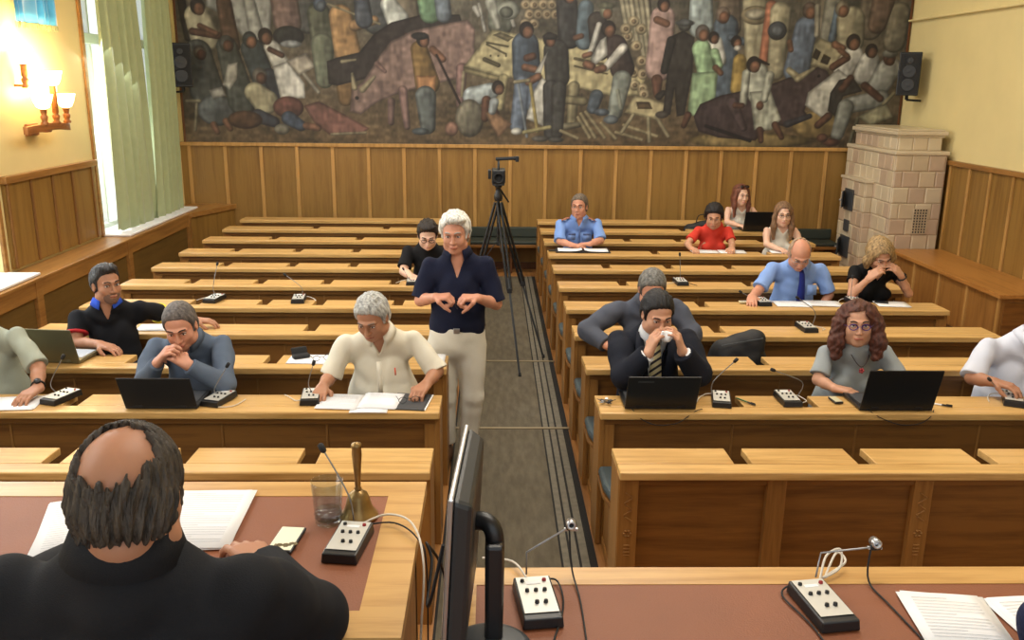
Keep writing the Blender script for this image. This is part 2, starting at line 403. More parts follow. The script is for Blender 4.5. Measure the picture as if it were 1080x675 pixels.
    # the two cattle
    poly([(343, 88), (342, 64), (352, 60), (376, 54), (392, 34), (410, 22), (440, 14), (480, 13), (484, 26), (440, 62), (396, 78), (374, 84), (352, 90)], (50, 44, 42)); cap(358, 64, 372, 62, 2, 1, CR)
    poly([(364, 118), (367, 92), (378, 86), (394, 62), (408, 42), (432, 30), (488, 18), (496, 28), (495, 62), (482, 80), (440, 90), (410, 100), (392, 108), (376, 121)], (128, 104, 96))
    cap(370, 92, 368, 77, 3, 1.4, CR); cap(378, 94, 391, 80, 3.5, 1.6, CR); cap(420, 94, 424, 134, 5, 3.5, (132, 104, 98)); cap(408, 106, 407, 130, 4, 3, (120, 94, 88)); cap(482, 70, 480, 110, 6, 4, (128, 98, 94)); ell(372, 103, 2, 2, DK); cap(394, 66, 402, 74, 3, 2, (150, 116, 108))
    # man with beret and apron
    cap(438, 50, 446, 86, 9, 13, (120, 94, 52)); poly([(434, 78), (455, 78), (454, 96), (436, 96)], (176, 124, 78)); cap(444, 100, 446, 134, 11, 8, (86, 94, 94)); head(442, 40, 7); ell(439, 36, 9, 4, DK); cap(452, 50, 462, 60, 4, 4, SK); cap(456, 56, 482, 112, 1.3, 1.3, (52, 40, 36)); ell(438, 139, 9, 4, (84, 96, 102))
    cap(446, -6, 450, 12, 10, 11, (104, 140, 106)); cap(462, -4, 464, 14, 8, 8, (98, 110, 122))
    cap(500, 2, 506, 30, 1.6, 1.6, WH); cap(512, 0, 520, 26, 6, 3, (150, 152, 140)); cap(528, 0, 536, 24, 2, 2, WH); cap(496, 6, 500, 14, 3, 2, WH); ell(530, 8, 12, 10, (124, 128, 116)); ell(528, 10, 7, 6, (84, 88, 78))
    for i in range(26):
        x = 548 + (i % 6) * 9 + (i // 6 % 2) * 4; y = -18 + (i // 6) * 10; ell(x, y, 5.4, 5.4, (164, 146, 112)); ell(x, y, 2.4, 2.4, (136, 114, 84))
    # workbench
    poly([(484, 68), (514, 28), (648, 52), (676, 76), (668, 98), (640, 98), (580, 84), (522, 78)], (168, 158, 116)); poly([(484, 68), (522, 78), (520, 84), (484, 74)], (132, 122, 86))
    poly([(514, 34), (522, 31), (536, 36), (530, 41)], (104, 96, 70)); cap(508, 42, 530, 46, 1, 1, (96, 88, 62)); cap(508, 44, 528, 54, 1, 1, (96, 88, 62)); cap(506, 60, 520, 66, 2.5, 2.5, (96, 88, 62)); cap(600, 58, 640, 66, 1.6, 1.6, (110, 100, 72)); cap(600, 66, 634, 74, 1, 1, (110, 100, 72))
    for x in (512, 520, 528): ell(x, 56, 1, 1, (80, 72, 50))
    cap(526, 80, 522, 112, 5, 4, (158, 148, 106)); cap(600, 88, 598, 128, 6, 5, (128, 120, 90)); cap(588, 102, 610, 104, 5, 5, (116, 108, 80)); cap(592, 132, 606, 130, 4, 3, (110, 104, 82)); cap(484, 74, 482, 100, 1.6, 1.6, CR)
    cap(590, 0, 594, 36, 11, 12, (50, 50, 50)); head(592, -8, 7); cap(610, 4, 609, 40, 8, 9, (78, 94, 104)); cap(600, 36, 606, 34, 3, 3, SK)
    cap(622, 18, 626, 50, 10, 10, (52, 48, 46)); head(631, 8, 7, (96, 98, 80)); ell(631, 2, 9, 3.5, (110, 112, 90)); cap(624, 22, 616, 52, 3, 3, WH); cap(610, 55, 616, 53, 3, 3, SK)
    for k in range(6): cap(642 + k * 6, -26 + k * 4, 654 + k * 6, 30 + k * 8, 2.4, 2.4, (178, 170, 138))
    for x, y in ((660, 18), (654, 34), (664, 44), (670, 60), (662, 72), (672, 74), (664, 86), (672, 90), (652, 26), (668, 26), (674, 96)): ell(x, y, 6, 6, (170, 154, 118)); ell(x, y, 2.6, 2.6, (140, 118, 88))
    cap(642, 44, 650, 68, 12, 13, (58, 48, 46)); head(634, 26, 8); poly([(626, 38), (632, 34), (634, 54), (620, 66), (616, 58)], WH); cap(650, 46, 632, 68, 5, 4, (196, 194, 182)); cap(612, 64, 618, 66, 4, 4, SK); cap(624, 70, 630, 68, 4, 4, SK)
    cap(650, 80, 644, 116, 10, 8, (118, 126, 118)); ell(640, 124, 8, 5, (96, 106, 112)); cap(624, 98, 620, 112, 7, 6, (72, 84, 96)); ell(630, 116, 8, 4, (88, 100, 112)); cap(646, 92, 650, 112, 2, 2, (160, 166, 146))
    # two men in front of the bench
    cap(548, 44, 550, 74, 14, 15, (62, 74, 88)); head(549, 28, 8); cap(546, 86, 541, 132, 9, 8, (92, 106, 126)); cap(558, 86, 556, 110, 7, 6, (82, 96, 116)); ell(540, 138, 6, 4, WH); cap(548, 68, 558, 70, 4, 4, SK); cap(550, 58, 556, 56, 4, 4, SD)
    poly([(566, 78), (575, 86), (568, 132), (550, 124), (556, 96)], (178, 178, 168)); cap(580, 50, 582, 78, 13, 13, (56, 56, 54)); cap(576, 90, 576, 140, 9, 7, (58, 58, 58)); cap(584, 90, 583, 140, 8, 6, (62, 62, 60)); head(573, 38, 7); ell(574, 35, 8, 3.5, DK); poly([(568, 56), (572, 50), (565, 74), (558, 74)], WH); cap(552, 84, 562, 78, 4, 4, SK); ell(565, 146, 9, 3.5, (100, 98, 92)); ell(582, 147, 8, 3, (92, 92, 88))
    cap(541, 86, 551, 144, 1.4, 1.4, (150, 164, 176)); cap(554, 86, 562, 138, 1.8, 1.8, (188, 168, 96)); cap(548, 139, 575, 133, 2.2, 2.2, (176, 166, 112)); cap(538, 84, 552, 82, 2, 2, CR)
    cap(494, 100, 512, 94, 11, 9, (152, 164, 166)); ell(490, 124, 15, 21, (106, 102, 86)); head(520, 90, 7); cap(508, 104, 506, 124, 5, 4, SD); cap(514, 112, 520, 128, 5, 4, SD); poly([(506, 118), (514, 114), (535, 130), (520, 146)], (140, 106, 76)); ell(471, 136, 7, 8, (136, 100, 84)); cap(516, 106, 514, 116, 5, 4, (160, 170, 172))
    for a in ((587, 137, 605, 145), (605, 122, 618, 144), (608, 118, 624, 144), (613, 116, 634, 144), (630, 128, 646, 145), (646, 138, 674, 146), (654, 130, 676, 138), (660, 132, 690, 142)): cap(*a, 1.8, 1.8, (178, 164, 122))
    poly([(654, 116), (664, 96), (700, 106), (691, 124)], (176, 164, 122)); poly([(666, 104), (680, 104), (684, 112), (668, 112)], (96, 78, 54)); cap(664, 118, 652, 138, 2, 2, CR); cap(680, 122, 682, 148, 2, 2, CR); cap(688, 120, 702, 142, 2, 2, CR)
    # right half
    cap(690, 14, 688, 68, 13, 14, (160, 132, 124)); head(690, 0, 7); cap(684, 16, 694, 20, 4, 4, SK); cap(687, 80, 688, 96, 6, 4, SD); cap(690, 98, 694, 94, 4, 3, DK)
    poly([(698, 34), (712, 27), (724, 34), (724, 72), (718, 118), (710, 120), (706, 90), (703, 118), (695, 118), (697, 76)], (50, 47, 44)); cap(700, 38, 694, 70, 5, 4, (46, 44, 42)); ell(713, 21, 7, 7, (76, 78, 76)); ell(713, 19, 10, 3.5, (86, 90, 92)); ell(694, 118, 7, 4, (86, 80, 74))
    cap(756, 22, 760, 92, 13, 12, (74, 88, 102)); head(752, 10, 8, (110, 96, 84)); cap(762, 34, 776, 38, 4, 4, (74, 88, 102))
    cap(746, 40, 751, 58, 8, 8, (188, 188, 178)); head(744, 34, 6)
    cap(732, 46, 740, 74, 10, 10, (132, 166, 124)); poly([(724, 72), (751, 70), (750, 98), (736, 120), (721, 118)], (140, 172, 130)); head(732, 29, 8, (90, 84, 78)); cap(746, 50, 752, 64, 5, 4, (132, 166, 124)); cap(748, 66, 754, 72, 3.4, 3, SK); cap(722, 118, 718, 130, 4, 3, SD)
    cap(784, -10, 788, 60, 13, 9, (152, 146, 118)); ell(786, 10, 15, 10, (132, 120, 92)); ell(786, 9, 11, 6, (164, 158, 136)); cap(802, 0, 798, 58, 6, 5, (158, 98, 72)); cap(773, 58, 774, 88, 7, 9, (158, 132, 66)); head(768, 38, 6); ell(770, 45, 4, 3, WH)
    cap(812, 6, 812, 70, 11, 9, (150, 144, 116)); ell(810, 26, 10, 10, (62, 66, 72)); ell(810, 26, 6.5, 6.5, (88, 94, 100)); cap(840, 22, 834, 68, 12, 14, (88, 102, 122)); head(842, 4, 8, (84, 70, 62)); cap(824, 38, 826, 46, 3, 3, SK); cap(850, 0, 852, 30, 3, 3, (150, 146, 128)); cap(866, -4, 864, 30, 9, 9, (120, 120, 108)); cap(872, 0, 868, 34, 4, 4, (84, 104, 124))
    poly([(850, 40), (856, 33), (882, 44), (874, 68), (848, 62)], (152, 144, 112)); poly([(852, 44), (858, 48), (855, 57), (849, 54)], (62, 52, 40)); poly([(861, 50), (869, 54), (866, 62), (858, 59)], (62, 52, 40))
    ell(790, 146, 66, 9, (126, 108, 66)); ell(860, 128, 26, 16, (124, 104, 62))
    poly([(728, 120), (734, 106), (756, 96), (782, 90), (812, 82), (826, 76), (842, 72), (856, 64), (866, 68), (874, 80), (868, 88), (852, 92), (846, 112), (852, 120), (830, 131), (812, 126), (796, 146), (756, 143), (734, 136)], (62, 50, 52))
    cap(742, 130, 790, 146, 2, 2, (36, 32, 36)); cap(768, 104, 782, 132, 7, 4, (74, 60, 62)); cap(826, 68, 836, 76, 3.4, 4, CR); cap(836, 77, 852, 66, 4, 1.6, CR); ell(858, 74, 1.6, 1.6, (20, 18, 18)); cap(829, 127, 852, 118, 4, 3, (54, 56, 66))
    cap(792, 72, 796, 94, 12, 12, (168, 172, 156)); poly([(786, 92), (808, 90), (822, 122), (812, 134), (794, 134)], (162, 166, 148)); cap(781, 72, 780, 104, 4.5, 4, (168, 172, 156)); cap(806, 74, 802, 100, 5, 4, (172, 176, 160)); head(788, 62, 8); cap(794, 58, 804, 62, 2, 1, HB); ell(798, 107, 4, 5, SK); cap(800, 134, 802, 146, 4, 3, SD); cap(816, 128, 824, 142, 4, 3, SD); cap(772, 107, 779, 107, 3.4, 3, SD)
    cap(886, 14, 888, 36, 15, 14, (142, 136, 110)); head(876, 2, 8, (120, 112, 94)); cap(872, 40, 880, 44, 4, 4, SK)
    cap(892, 52, 884, 66, 11, 11, (190, 190, 180)); poly([(878, 66), (892, 76), (882, 96), (868, 122), (846, 106), (848, 92)], (184, 184, 172)); head(891, 37, 8); cap(886, 54, 872, 64, 4, 4, SD); cap(878, 46, 886, 52, 3, 3, SK)
    cap(910, 58, 906, 72, 11, 11, (172, 172, 162)); head(911, 46, 7); poly([(880, 78), (894, 74), (906, 90), (886, 96), (880, 118), (871, 112), (872, 92)], (52, 50, 48)); cap(884, 88, 892, 76, 4, 4, SD)
    cap(932, 66, 922, 86, 13, 12, (142, 144, 136)); head(931, 54, 7, SD, SD); ell(931, 49, 8, 4.5, (128, 128, 118)); cap(926, 98, 892, 106, 10, 9, (128, 130, 122)); cap(890, 108, 884, 138, 9, 7, (124, 128, 120)); cap(908, 84, 926, 98, 4.5, 4, SD); ell(878, 147, 9, 4.5, (104, 68, 54)); cap(872, 118, 862, 128, 4.5, 4, SD); ell(868, 142, 6, 5, SD)
    poly([(904, 118), (932, 102), (942, 118), (918, 128)], (156, 150, 116)); cap(904, 120, 898, 148, 2, 2, (128, 122, 92)); cap(940, 92, 930, 104, 2, 2, CR)
    cap(936, 6, 934, 36, 12, 12, (104, 98, 82)); cap(918, -6, 914, 18, 12, 10, (96, 78, 66))
    # canvas-like unevenness
    img *= (.90 + .16 * n2 + .08 * (n3 - .5))[..., None]
    g = img.mean(2, keepdims=True); img[:] = (g + (img - g) * .80) * .97
    a = np.clip(img / 255., 0, 1); a = np.where(a <= .04045, a / 12.92, ((a + .055) / 1.055) ** 2.4)
    xs = np.linspace(X0, X1, NX)[None, :].repeat(NZ, 0); zs = np.linspace(Z0, Z1, NZ)[:, None].repeat(NX, 1)
    co = np.stack([xs, np.zeros_like(xs), zs - Z0], -1).reshape(-1, 3)
    idx = np.arange(NX * NZ).reshape(NZ, NX)
    q = np.stack([idx[:-1, :-1], idx[:-1, 1:], idx[1:, 1:], idx[1:, :-1]], -1).reshape(-1, 4)
    me = bpy.data.meshes.new('painted_surface'); fast_mesh(me, co, q)
    ca = me.color_attributes.new('paint', 'FLOAT_COLOR', 'POINT')
    ca.data.foreach_set('color', np.concatenate([a.reshape(-1, 3), np.ones((NX * NZ, 1))], 1).astype(np.float32).ravel())
    m = bpy.data.materials.new('mural_paint'); m.use_nodes = True; nt = m.node_tree; b = nt.nodes['Principled BSDF']
    at = nt.nodes.new('ShaderNodeAttribute'); at.attribute_name = 'paint'; nt.links.new(at.outputs['Color'], b.inputs['Base Color']); b.inputs['Roughness'].default_value = .62
    root = thing('mural', 'wide wall painting of villagers, cattle and carpenters above the back panelling', 'painting', (0, YB - .035, Z0))
    link_mesh('painted_surface', me, m, root)
    fr = MB(); fr.box(X0 - .01, X1 + .01, .001, .034, -.01, Z1 - Z0 + .02); fr.build('backing_board', W_DARK, root)
    for xa in (X0 - .02, X1 - .008): MB().box(xa, xa + .028, -.012, .034, -.01, Z1 - Z0).build('frame_strip', W_DARK, root, .003)
def fast_mesh(me, co, quads):
    n = len(co); k = len(quads)
    me.vertices.add(n); me.vertices.foreach_set('co', np.asarray(co, np.float32).ravel())
    me.loops.add(k * 4); me.loops.foreach_set('vertex_index', np.asarray(quads, np.int32).ravel())
    me.polygons.add(k); me.polygons.foreach_set('loop_start', np.arange(0, 4 * k, 4, dtype=np.int32)); me.polygons.foreach_set('loop_total', np.full(k, 4, np.int32))
    me.polygons.foreach_set('use_smooth', np.ones(k, bool))
    me.update(calc_edges=True)
paint_mural()
# ================================================================== RUNNER, PODIUM
def make_rug(i, y0, y1, label):
    x0, x1 = -.25, .545
    root = thing('rug_runner', label, 'rug', (0, y0, 0), 0, 'runner lengths in the aisle')
    g = MB(); cols = [(x0, x0 + .012, 1), (x0 + .012, x0 + .04, 0), (x0 + .04, x0 + .05, 1), (x0 + .05, .36, 0), (.36, .371, 1), (.371, .405, 2), (.405, .417, 1), (.417, .452, 2), (.452, .465, 1), (.465, .505, 2), (.505, x1, 1)]
    for a, b, mi in cols: g.box(a, b, 0, y1 - y0, 0, .008, mi)
    g.build('pile', [mat('rug_grey_brown', (92, 84, 68), .95, noise=.22, nscale=26, stretch=(1, .25, 1), bump=.5, bscale=300), mat('rug_black', (28, 26, 24), .95, bump=.4, bscale=300), mat('rug_band_grey', (112, 106, 92), .95, noise=.15, nscale=26, bump=.4, bscale=300)], root)
    s = MB(); s.box(x0 - .01, x1 + .01, -.012, .014, 0, .012); s.build('metal_edge_strip', mat('dull_brass_strip', (150, 138, 112), .45, .6), root, .002)
make_rug(0, 3.2, 5.86, 'grey brown runner length nearest the camera beside the front desks')
make_rug(1, 5.88, 7.43, 'grey brown runner length under the standing man and the front tripod foot')
make_rug(2, 7.45, 11.0, 'farthest grey brown runner length below the camera tripod')
PZ = .512
pd = MB(); pd.box(-3.6, 4.9, -2.9, 2.62, 0, PZ)
struct('trim_20', pd, W_PANEL, .01, 'wooden podium under the front tables')

# ================================================================== DESK ROWS AND BENCHES
PITCHY = .714
def BK(n): return 3.79 + PITCHY * (n - 1)         # back edge of the top of row n
TZ = .75
XR0, XR1, XL0, XL1 = .554, 3.415, -3.00, -.258
def desk_row(n, x0, x1, slots, label, group, ornate=False):
    y1 = BK(n); y0 = y1 - .27
    root = thing('desk_row', label, 'desk', ((x0 + x1) / 2, y0, 0), 0, group)
    cx = (x0 + x1) / 2; a, b = x0 - cx, x1 - cx
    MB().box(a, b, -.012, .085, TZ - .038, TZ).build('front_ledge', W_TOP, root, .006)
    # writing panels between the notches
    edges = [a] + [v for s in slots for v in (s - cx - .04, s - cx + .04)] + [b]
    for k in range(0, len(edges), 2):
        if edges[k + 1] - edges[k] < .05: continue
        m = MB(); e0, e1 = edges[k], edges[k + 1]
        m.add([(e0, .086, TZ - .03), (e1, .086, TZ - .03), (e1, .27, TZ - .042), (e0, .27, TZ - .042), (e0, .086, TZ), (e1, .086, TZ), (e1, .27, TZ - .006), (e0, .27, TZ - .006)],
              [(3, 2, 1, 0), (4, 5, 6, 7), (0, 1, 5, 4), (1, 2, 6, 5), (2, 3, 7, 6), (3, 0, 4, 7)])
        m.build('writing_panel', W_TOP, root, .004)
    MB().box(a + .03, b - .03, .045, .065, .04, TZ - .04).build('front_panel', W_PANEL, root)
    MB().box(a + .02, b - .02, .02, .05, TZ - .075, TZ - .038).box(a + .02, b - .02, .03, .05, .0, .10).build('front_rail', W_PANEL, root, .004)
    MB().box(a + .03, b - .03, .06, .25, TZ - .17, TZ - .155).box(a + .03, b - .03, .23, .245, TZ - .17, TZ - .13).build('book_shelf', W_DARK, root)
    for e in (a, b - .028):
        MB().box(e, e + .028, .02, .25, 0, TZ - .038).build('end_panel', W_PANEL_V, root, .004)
    nseg = 5; w = (b - a) / nseg
    for k in range(nseg + 1):
        px = a + .045 if k == 0 else (b - .045 if k == nseg else a + .045 + k * (b - a - .09) / nseg)
        hw = .042 if ornate else (.034 if k in (0, nseg) else .006)
        m = MB(); m.box(px - hw, px + hw, .012 if ornate else (.024 if k in (0, nseg) else .04), .05, 0, TZ - .04)
        if ornate and k % 2 == 0:      # carved folk ornament: zigzag over a flower
            for q in range(5):
                z = TZ - .12 - q * .028; m.box(px - .02, px + .02, .006, .013, z, z + .008, 0, Matrix.Translation((px, 0, z)) @ Matrix.Rotation(.6 * (-1) ** q, 4, 'Y') @ Matrix.Translation((-px, 0, -z)))
            for q in range(6):
                an = q * PI / 3; m.lathe([(0, -.004), (.009, 0), (0, .004)], 0, 0, 0, 8, 0, Matrix.Translation((px + .014 * math.cos(an), .010, TZ - .30 + .014 * math.sin(an))) @ Matrix.Rotation(PI / 2, 4, 'X'))
            for q in range(4): m.box(px - .014, px + .014, .007, .013, TZ - .36 - q * .016, TZ - .353 - q * .016)
        m.build('post', W_PANEL_V, root, .003)
    return root
def bench(n, x0, x1, side, label, group):
    y0 = BK(n) + .085; y1 = BK(n + 1) - .27 + .03
    root = thing('bench', label, 'bench', ((x0 + x1) / 2, y0, 0), 0, group)
    cx = (x0 + x1) / 2; a, b = x0 - cx, x1 - cx; D = y1 - y0 - .012
    cut = .05
    def shape(e, dy=0):
        if side > 0: return [(a + .03 + e, dy), (b - e, dy), (b - e, D), (a + e, D), (a + e, .16)]
        return [(a + e, dy), (b - .03 - e, dy), (b - e, .16), (b - e, D), (a + e, D)]
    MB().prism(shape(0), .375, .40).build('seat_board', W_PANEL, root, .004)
    MB().prism(shape(.004, -.015), .402, .455).build('seat_cushion', M_CUSHION, root, .02)
    MB().box(a + .1, b - .1, .03, .05, .30, .375).build('front_apron', W_DARK, root)
    k = max(2, int((b - a) / 1.1) + 1)
    for i in range(k):
        x = a + .04 + i * (b - a - .08 - .03) / (k - 1)
        MB().box(x, x + .03, .03, D - .02, .0, .375).box(x - .006, x + .036, .01, D, 0, .05).build('leg_panel', W_PANEL_V, root, .004)
    return root
SLOT = .548
right_slots = {1: [1.11, 1.66, 2.21, 2.76, 3.31], 2: [1.27, 1.66, 2.21, 3.31], 3: [1.62, 3.02], 4: [1.54, 2.62], 5: [1.60], 6: [1.10, 2.16], 7: [1.05, 1.62, 2.18, 2.74], 8: [1.62, 2.72], 9: [1.45, 2.0, 2.9], 10: [1.1, 2.2], 11: []}
left_slots = {1: [-2.49, -1.9, -1.36, -.80], 2: [-2.7, -2.14, -1.50, -.9], 3: [-2.1, -1.30], 4: [-2.6, -2.02, -1.21, -.75], 5: [-2.2, -1.70, -1.29, -.70], 6: [-2.47, -1.91, -1.36, -.80], 7: [-2.40, -1.80, -1.25, -.7], 8: [-2.50, -1.90, -1.33, -.75], 9: [-2.3, -1.40, -.72], 10: [-2.0, -1.2], 11: []}
ordn = ['', 'front', 'second', 'third', 'fourth', 'fifth', 'sixth', 'seventh', 'eighth', 'ninth', 'tenth', 'rearmost']
for n in range(1, 12):
    desk_row(n, XR0, XR1 + (.0 if n > 2 else .45), right_slots[n], 'long oak desk row right of the aisle, %s from the podium%s' % (ordn[n], ', carved posts' if n == 1 else ''), 'desk rows right of the aisle', n == 1)
    desk_row(n, XL0, XL1, left_slots[n], 'long oak desk row left of the aisle, %s from the podium%s' % (ordn[n], ', carved posts' if n == 1 else ''), 'desk rows left of the aisle', n == 1)
    if n < 11:
        bench(n, .552, XR1 - .05, 1, 'oak bench with grey cushion right of the aisle, behind the %s desk row' % ordn[n], 'benches right of the aisle')
        bench(n, XL0 + .05, -.37, -1, 'oak bench with grey cushion left of the aisle, behind the %s desk row' % ordn[n], 'benches left of the aisle')
# dark upholstered bench against the back wall
def wall_bench(x0, x1, label):
    root = thing('wall_bench', label, 'bench', ((x0 + x1) / 2, YB - .07, 0), 0, 'upholstered benches against the back wall')
    w = (x1 - x0) / 2
    MB().box(-w, w, -.34, 0, .34, .38).build('seat_board', W_PANEL, root, .005)
    MB().box(-w + .01, w - .01, -.34, -.01, .38, .425).build('seat_cushion', mat('dark_green_cushion', (48, 54, 46), .6), root, .015)
    MB().box(-w + .01, w - .01, -.05, 0, .43, .56).build('back_cushion', mat('dark_green_cushion', (48, 54, 46), .6), root, .012)
    for e in [-w + .03 + i * (2 * w - .09) / 7 for i in range(8)]: MB().box(e, e + .03, -.30, -.02, 0, .34).build('leg_panel', W_DARK, root, .003)
wall_bench(-2.9, 4.44, 'long dark green upholstered bench against the back panelling')

# ================================================================== TILED STOVE
def tile_wall(mb, M, w, h, tw, th, gap=.005, depth=.007, seed=0, ox=0.):
    r = random.Random(seed); z = 0; row = 0
    while z < h - .02:
        x = -(tw / 2 if row % 2 else 0) ; z1 = min(z + th, h)
        while x < w - .01:
            xa, xb = max(x, 0), min(x + tw, w)
            if xb - xa > .03:
                g = gap / 2; d = depth * (1 + .3 * r.random())
                xa2, xb2, za, zb = xa + g, xb - g, z + g, z1 - g; bv = .012
                vs = [(xa2, 0, za), (xb2, 0, za), (xb2, 0, zb), (xa2, 0, zb), (xa2 + bv, -d, za + bv), (xb2 - bv, -d, za + bv), (xb2 - bv, -d, zb - bv), (xa2 + bv, -d, zb - bv)]
                mb.add([M @ Vector(v) for v in vs], [(4, 5, 6, 7), (0, 1, 5, 4), (1, 2, 6, 5), (2, 3, 7, 6), (3, 0, 4, 7)], r.randrange(3))
            x += tw
        z += th; row += 1
def make_stove():
    root = thing('tiled_stove', 'tall cream tiled stove with iron doors in the right rear corner', 'stove', (4.83, 10.85, 0))
    T = [mat('stove_tile_cream', (206, 190, 162), .28, noise=.06, nscale=5), mat('stove_tile_sand', (200, 181, 152), .28, noise=.08, nscale=5), mat('stove_tile_pinkish', (192, 169, 145), .3, noise=.08, nscale=5)]
    G = mat('stove_joint', (164, 143, 116), .8)
    x0, x1, y0, y1 = -.30, .28, -.80, .60; H = 1.62
    b = MB(); b.box(x0, x1, y0, y1, 0, H); b.build('body_core', G, root)
    b = MB()
    tile_wall(b, Matrix.Translation((x0, y0, .0)), x1 - x0, H, .19, .18, seed=1)
    tile_wall(b, Matrix.Translation((x0, y1, .0)) @ Matrix.Rotation(-PI / 2, 4, 'Z'), y1 - y0, H, .19, .18, seed=2)
    b.build('body_tiles', T, root)
    b = MB(); b.box(x0 - .022, x1 + .022, y0 - .022, y1, H, H + .045); b.build('shoulder_moulding', T[0], root, .012)
    c = MB(); cx0, cx1, cy0, cy1 = x0 + .05, x1 - .03, y0 + .10, y1 - .1; c.box(cx0, cx1, cy0, cy1, H + .04, 1.88)
    c.build('crown_core', G, root)
    c = MB(); tile_wall(c, Matrix.Translation((cx0, cy0, H + .045)), cx1 - cx0, .15, .17, .15, seed=4); tile_wall(c, Matrix.Translation((cx0, cy1, H + .045)) @ Matrix.Rotation(-PI / 2, 4, 'Z'), cy1 - cy0, .15, .17, .15, seed=5)
    c.build('crown_tiles', T, root)
    c = MB(); c.box(cx0 - .02, cx1 + .02, cy0 - .02, cy1 + .02, H + .19, H + .215); c.box(cx0 - .045, cx1 + .045, cy0 - .045, cy1 + .045, H + .215, H + .26); c.box(cx0 - .02, cx1 + .02, cy0 - .02, cy1 + .02, H + .26, H + .28)
    c.build('cornice', T[0], root, .012)
    # firebox projecting from the side that faces the room
    fx = x0 - .10; fy0, fy1 = -.30, .42; fh = 1.25
    f = MB(); f.box(fx, x0, fy0, fy1, 0, fh); f.build('firebox_core', G, root)
    f = MB(); tile_wall(f, Matrix.Translation((fx, fy1, 0)) @ Matrix.Rotation(-PI / 2, 4, 'Z'), fy1 - fy0, fh, .19, .18, seed=7); tile_wall(f, Matrix.Translation((fx, fy0, 0)), x0 - fx, fh, .19, .18, seed=8)
    f.build('firebox_tiles', T, root)
    f = MB(); f.box(fx - .02, x0 + .0, fy0 - .02, fy1 + .02, fh, fh + .035); f.build('firebox_ledge', T[0], root, .01)
    I = mat('cast_iron', (64, 67, 70), .5)
    for z0, z1, nm in ((.88, 1.14, 'door'), (.30, .56, 'door'), (.62, .76, 'vent')):
        ya, yb = (-.02, .24) if nm == 'door' else (.04, .18)
        m = MB(); m.box(fx - .028, fx - .01, ya, yb, z0, z1)
        fr = m.build('iron_%s_frame' % nm, I, root, .004)
        if nm == 'door':
            d = MB(); M = Matrix.Translation((fx - .03, yb - .02, 0)) @ Matrix.Rotation(math.radians(-28), 4, 'Z')
            d.box(-.012, 0, -.2, 0, z0 + .03, z1 - .03, 0, M); d.build('iron_door', I, root, .004)
            k = MB(); k.box(-.04, -.012, -.19, -.165, (z0 + z1) / 2 - .01, (z0 + z1) / 2 + .01, 0, M); k.build('door_knob', M_STEEL, root, .003)
    g = MB(); gx0, gx1, gz0, gz1 = -.03, .13, .74, 1.02
    g.box(gx0, gx1, y0 - .014, y0 - .006, gz0, gz1, 1)
    nx, nz = 5, 9
    for i in range(nx + 1): x = gx0 + i * (gx1 - gx0) / nx; g.box(x - .0055, x + .0055, y0 - .024, y0 - .013, gz0, gz1)
    for i in range(nz + 1): z = gz0 + i * (gz1 - gz0) / nz; g.box(gx0, gx1, y0 - .024, y0 - .013, z - .0055, z + .0055)
    g.build('air_grille', [T[1], M_BLACKM], root)
make_stove()

# low counter along the right wall
def make_counter():
    x0, x1, y0, y1 = 4.58, XR - .035, 7.72, 10.02
    root = thing('wall_counter', 'long low oak counter along the right wall in front of the tiled stove', 'counter', ((x0 + x1) / 2, y0, 0))
    w = (x1 - x0) / 2; L = y1 - y0
    MB().box(-w - .02, w, -.02, L, .525, .565).build('counter_top', wood('counter_top_oak', (150, 96, 42), (184, 128, 66), 'Y', .32), root, .006)
    MB().box(-w + .03, w, .03, L, .04, .525).build('carcass', W_PANEL_V, root)
    for k in range(5):
        y = .03 + k * (L - .08) / 4
        MB().box(-w + .01, -w + .035, y, y + .035, .0, .525).build('front_batten', W_BATTEN, root, .003)
    MB().box(-w + .02, w, .05, L, 0, .05).build('plinth', W_DARK, root)
    MB().box(-w + .06, w - .04, .02, .035, .08, .48).build('end_panel', W_PANEL, root, .003)
make_counter()

# ================================================================== FRONT TABLES
TT = 1.262
def front_table(name, label, x0, x1, y0, y1, leather, legs):
    root = thing(name, label, 'table', ((x0 + x1) / 2, (y0 + y1) / 2, PZ))
    cx, cy = (x0 + x1) / 2, (y0 + y1) / 2; h = TT - PZ
    lx0, lx1, ly0, ly1 = leather; lx0 -= cx; lx1 -= cx; ly0 -= cy; ly1 -= cy
    a, b, c, d = x0 - cx, x1 - cx, y0 - cy, y1 - cy
    t = MB(); z0, z1 = h - .035, h
    for pts in ([(a, c), (b, c), (lx1, ly0), (lx0, ly0)], [(b, c), (b, d), (lx1, ly1), (lx1, ly0)], [(b, d), (a, d), (lx0, ly1), (lx1, ly1)], [(a, d), (a, c), (lx0, ly0), (lx0, ly1)]): t.prism(pts, z0, z1)
    t.build('table_top_frame', W_TABLE, root)
    MB().box(lx0, lx1, ly0, ly1, z0, z1 - .0015).build('leather_inlay', M_LEATHER, root)
    MB().box(a + .04, b - .04, d - .05, d - .03, .05, z0).build('front_board', W_PANEL, root)
    MB().box(a + .03, a + .05, c + .05, d - .04, .05, z0).build('side_panel', W_PANEL_V, root); MB().box(b - .05, b - .03, c + .05, d - .04, .05, z0).build('side_panel', W_PANEL_V, root)
    for lx in (a + .03, b - .08):
        for ly in (c + .03, d - .08): MB().box(lx, lx + .05, ly, ly + .05, 0, z0).build('leg', W_PANEL_V, root, .004)
front_table('front_table', 'oak table with brown leather inlay and the brass bell on it', -1.62, -.18, 1.592, 2.327, (-1.53, -.278, 1.689, 2.237), 0)
front_table('front_table', 'long oak table with brown leather inlay and two microphones, lower right', -.055, 1.95, 1.06, 1.863, (-.03, 1.86, 1.15, 1.79), 0)
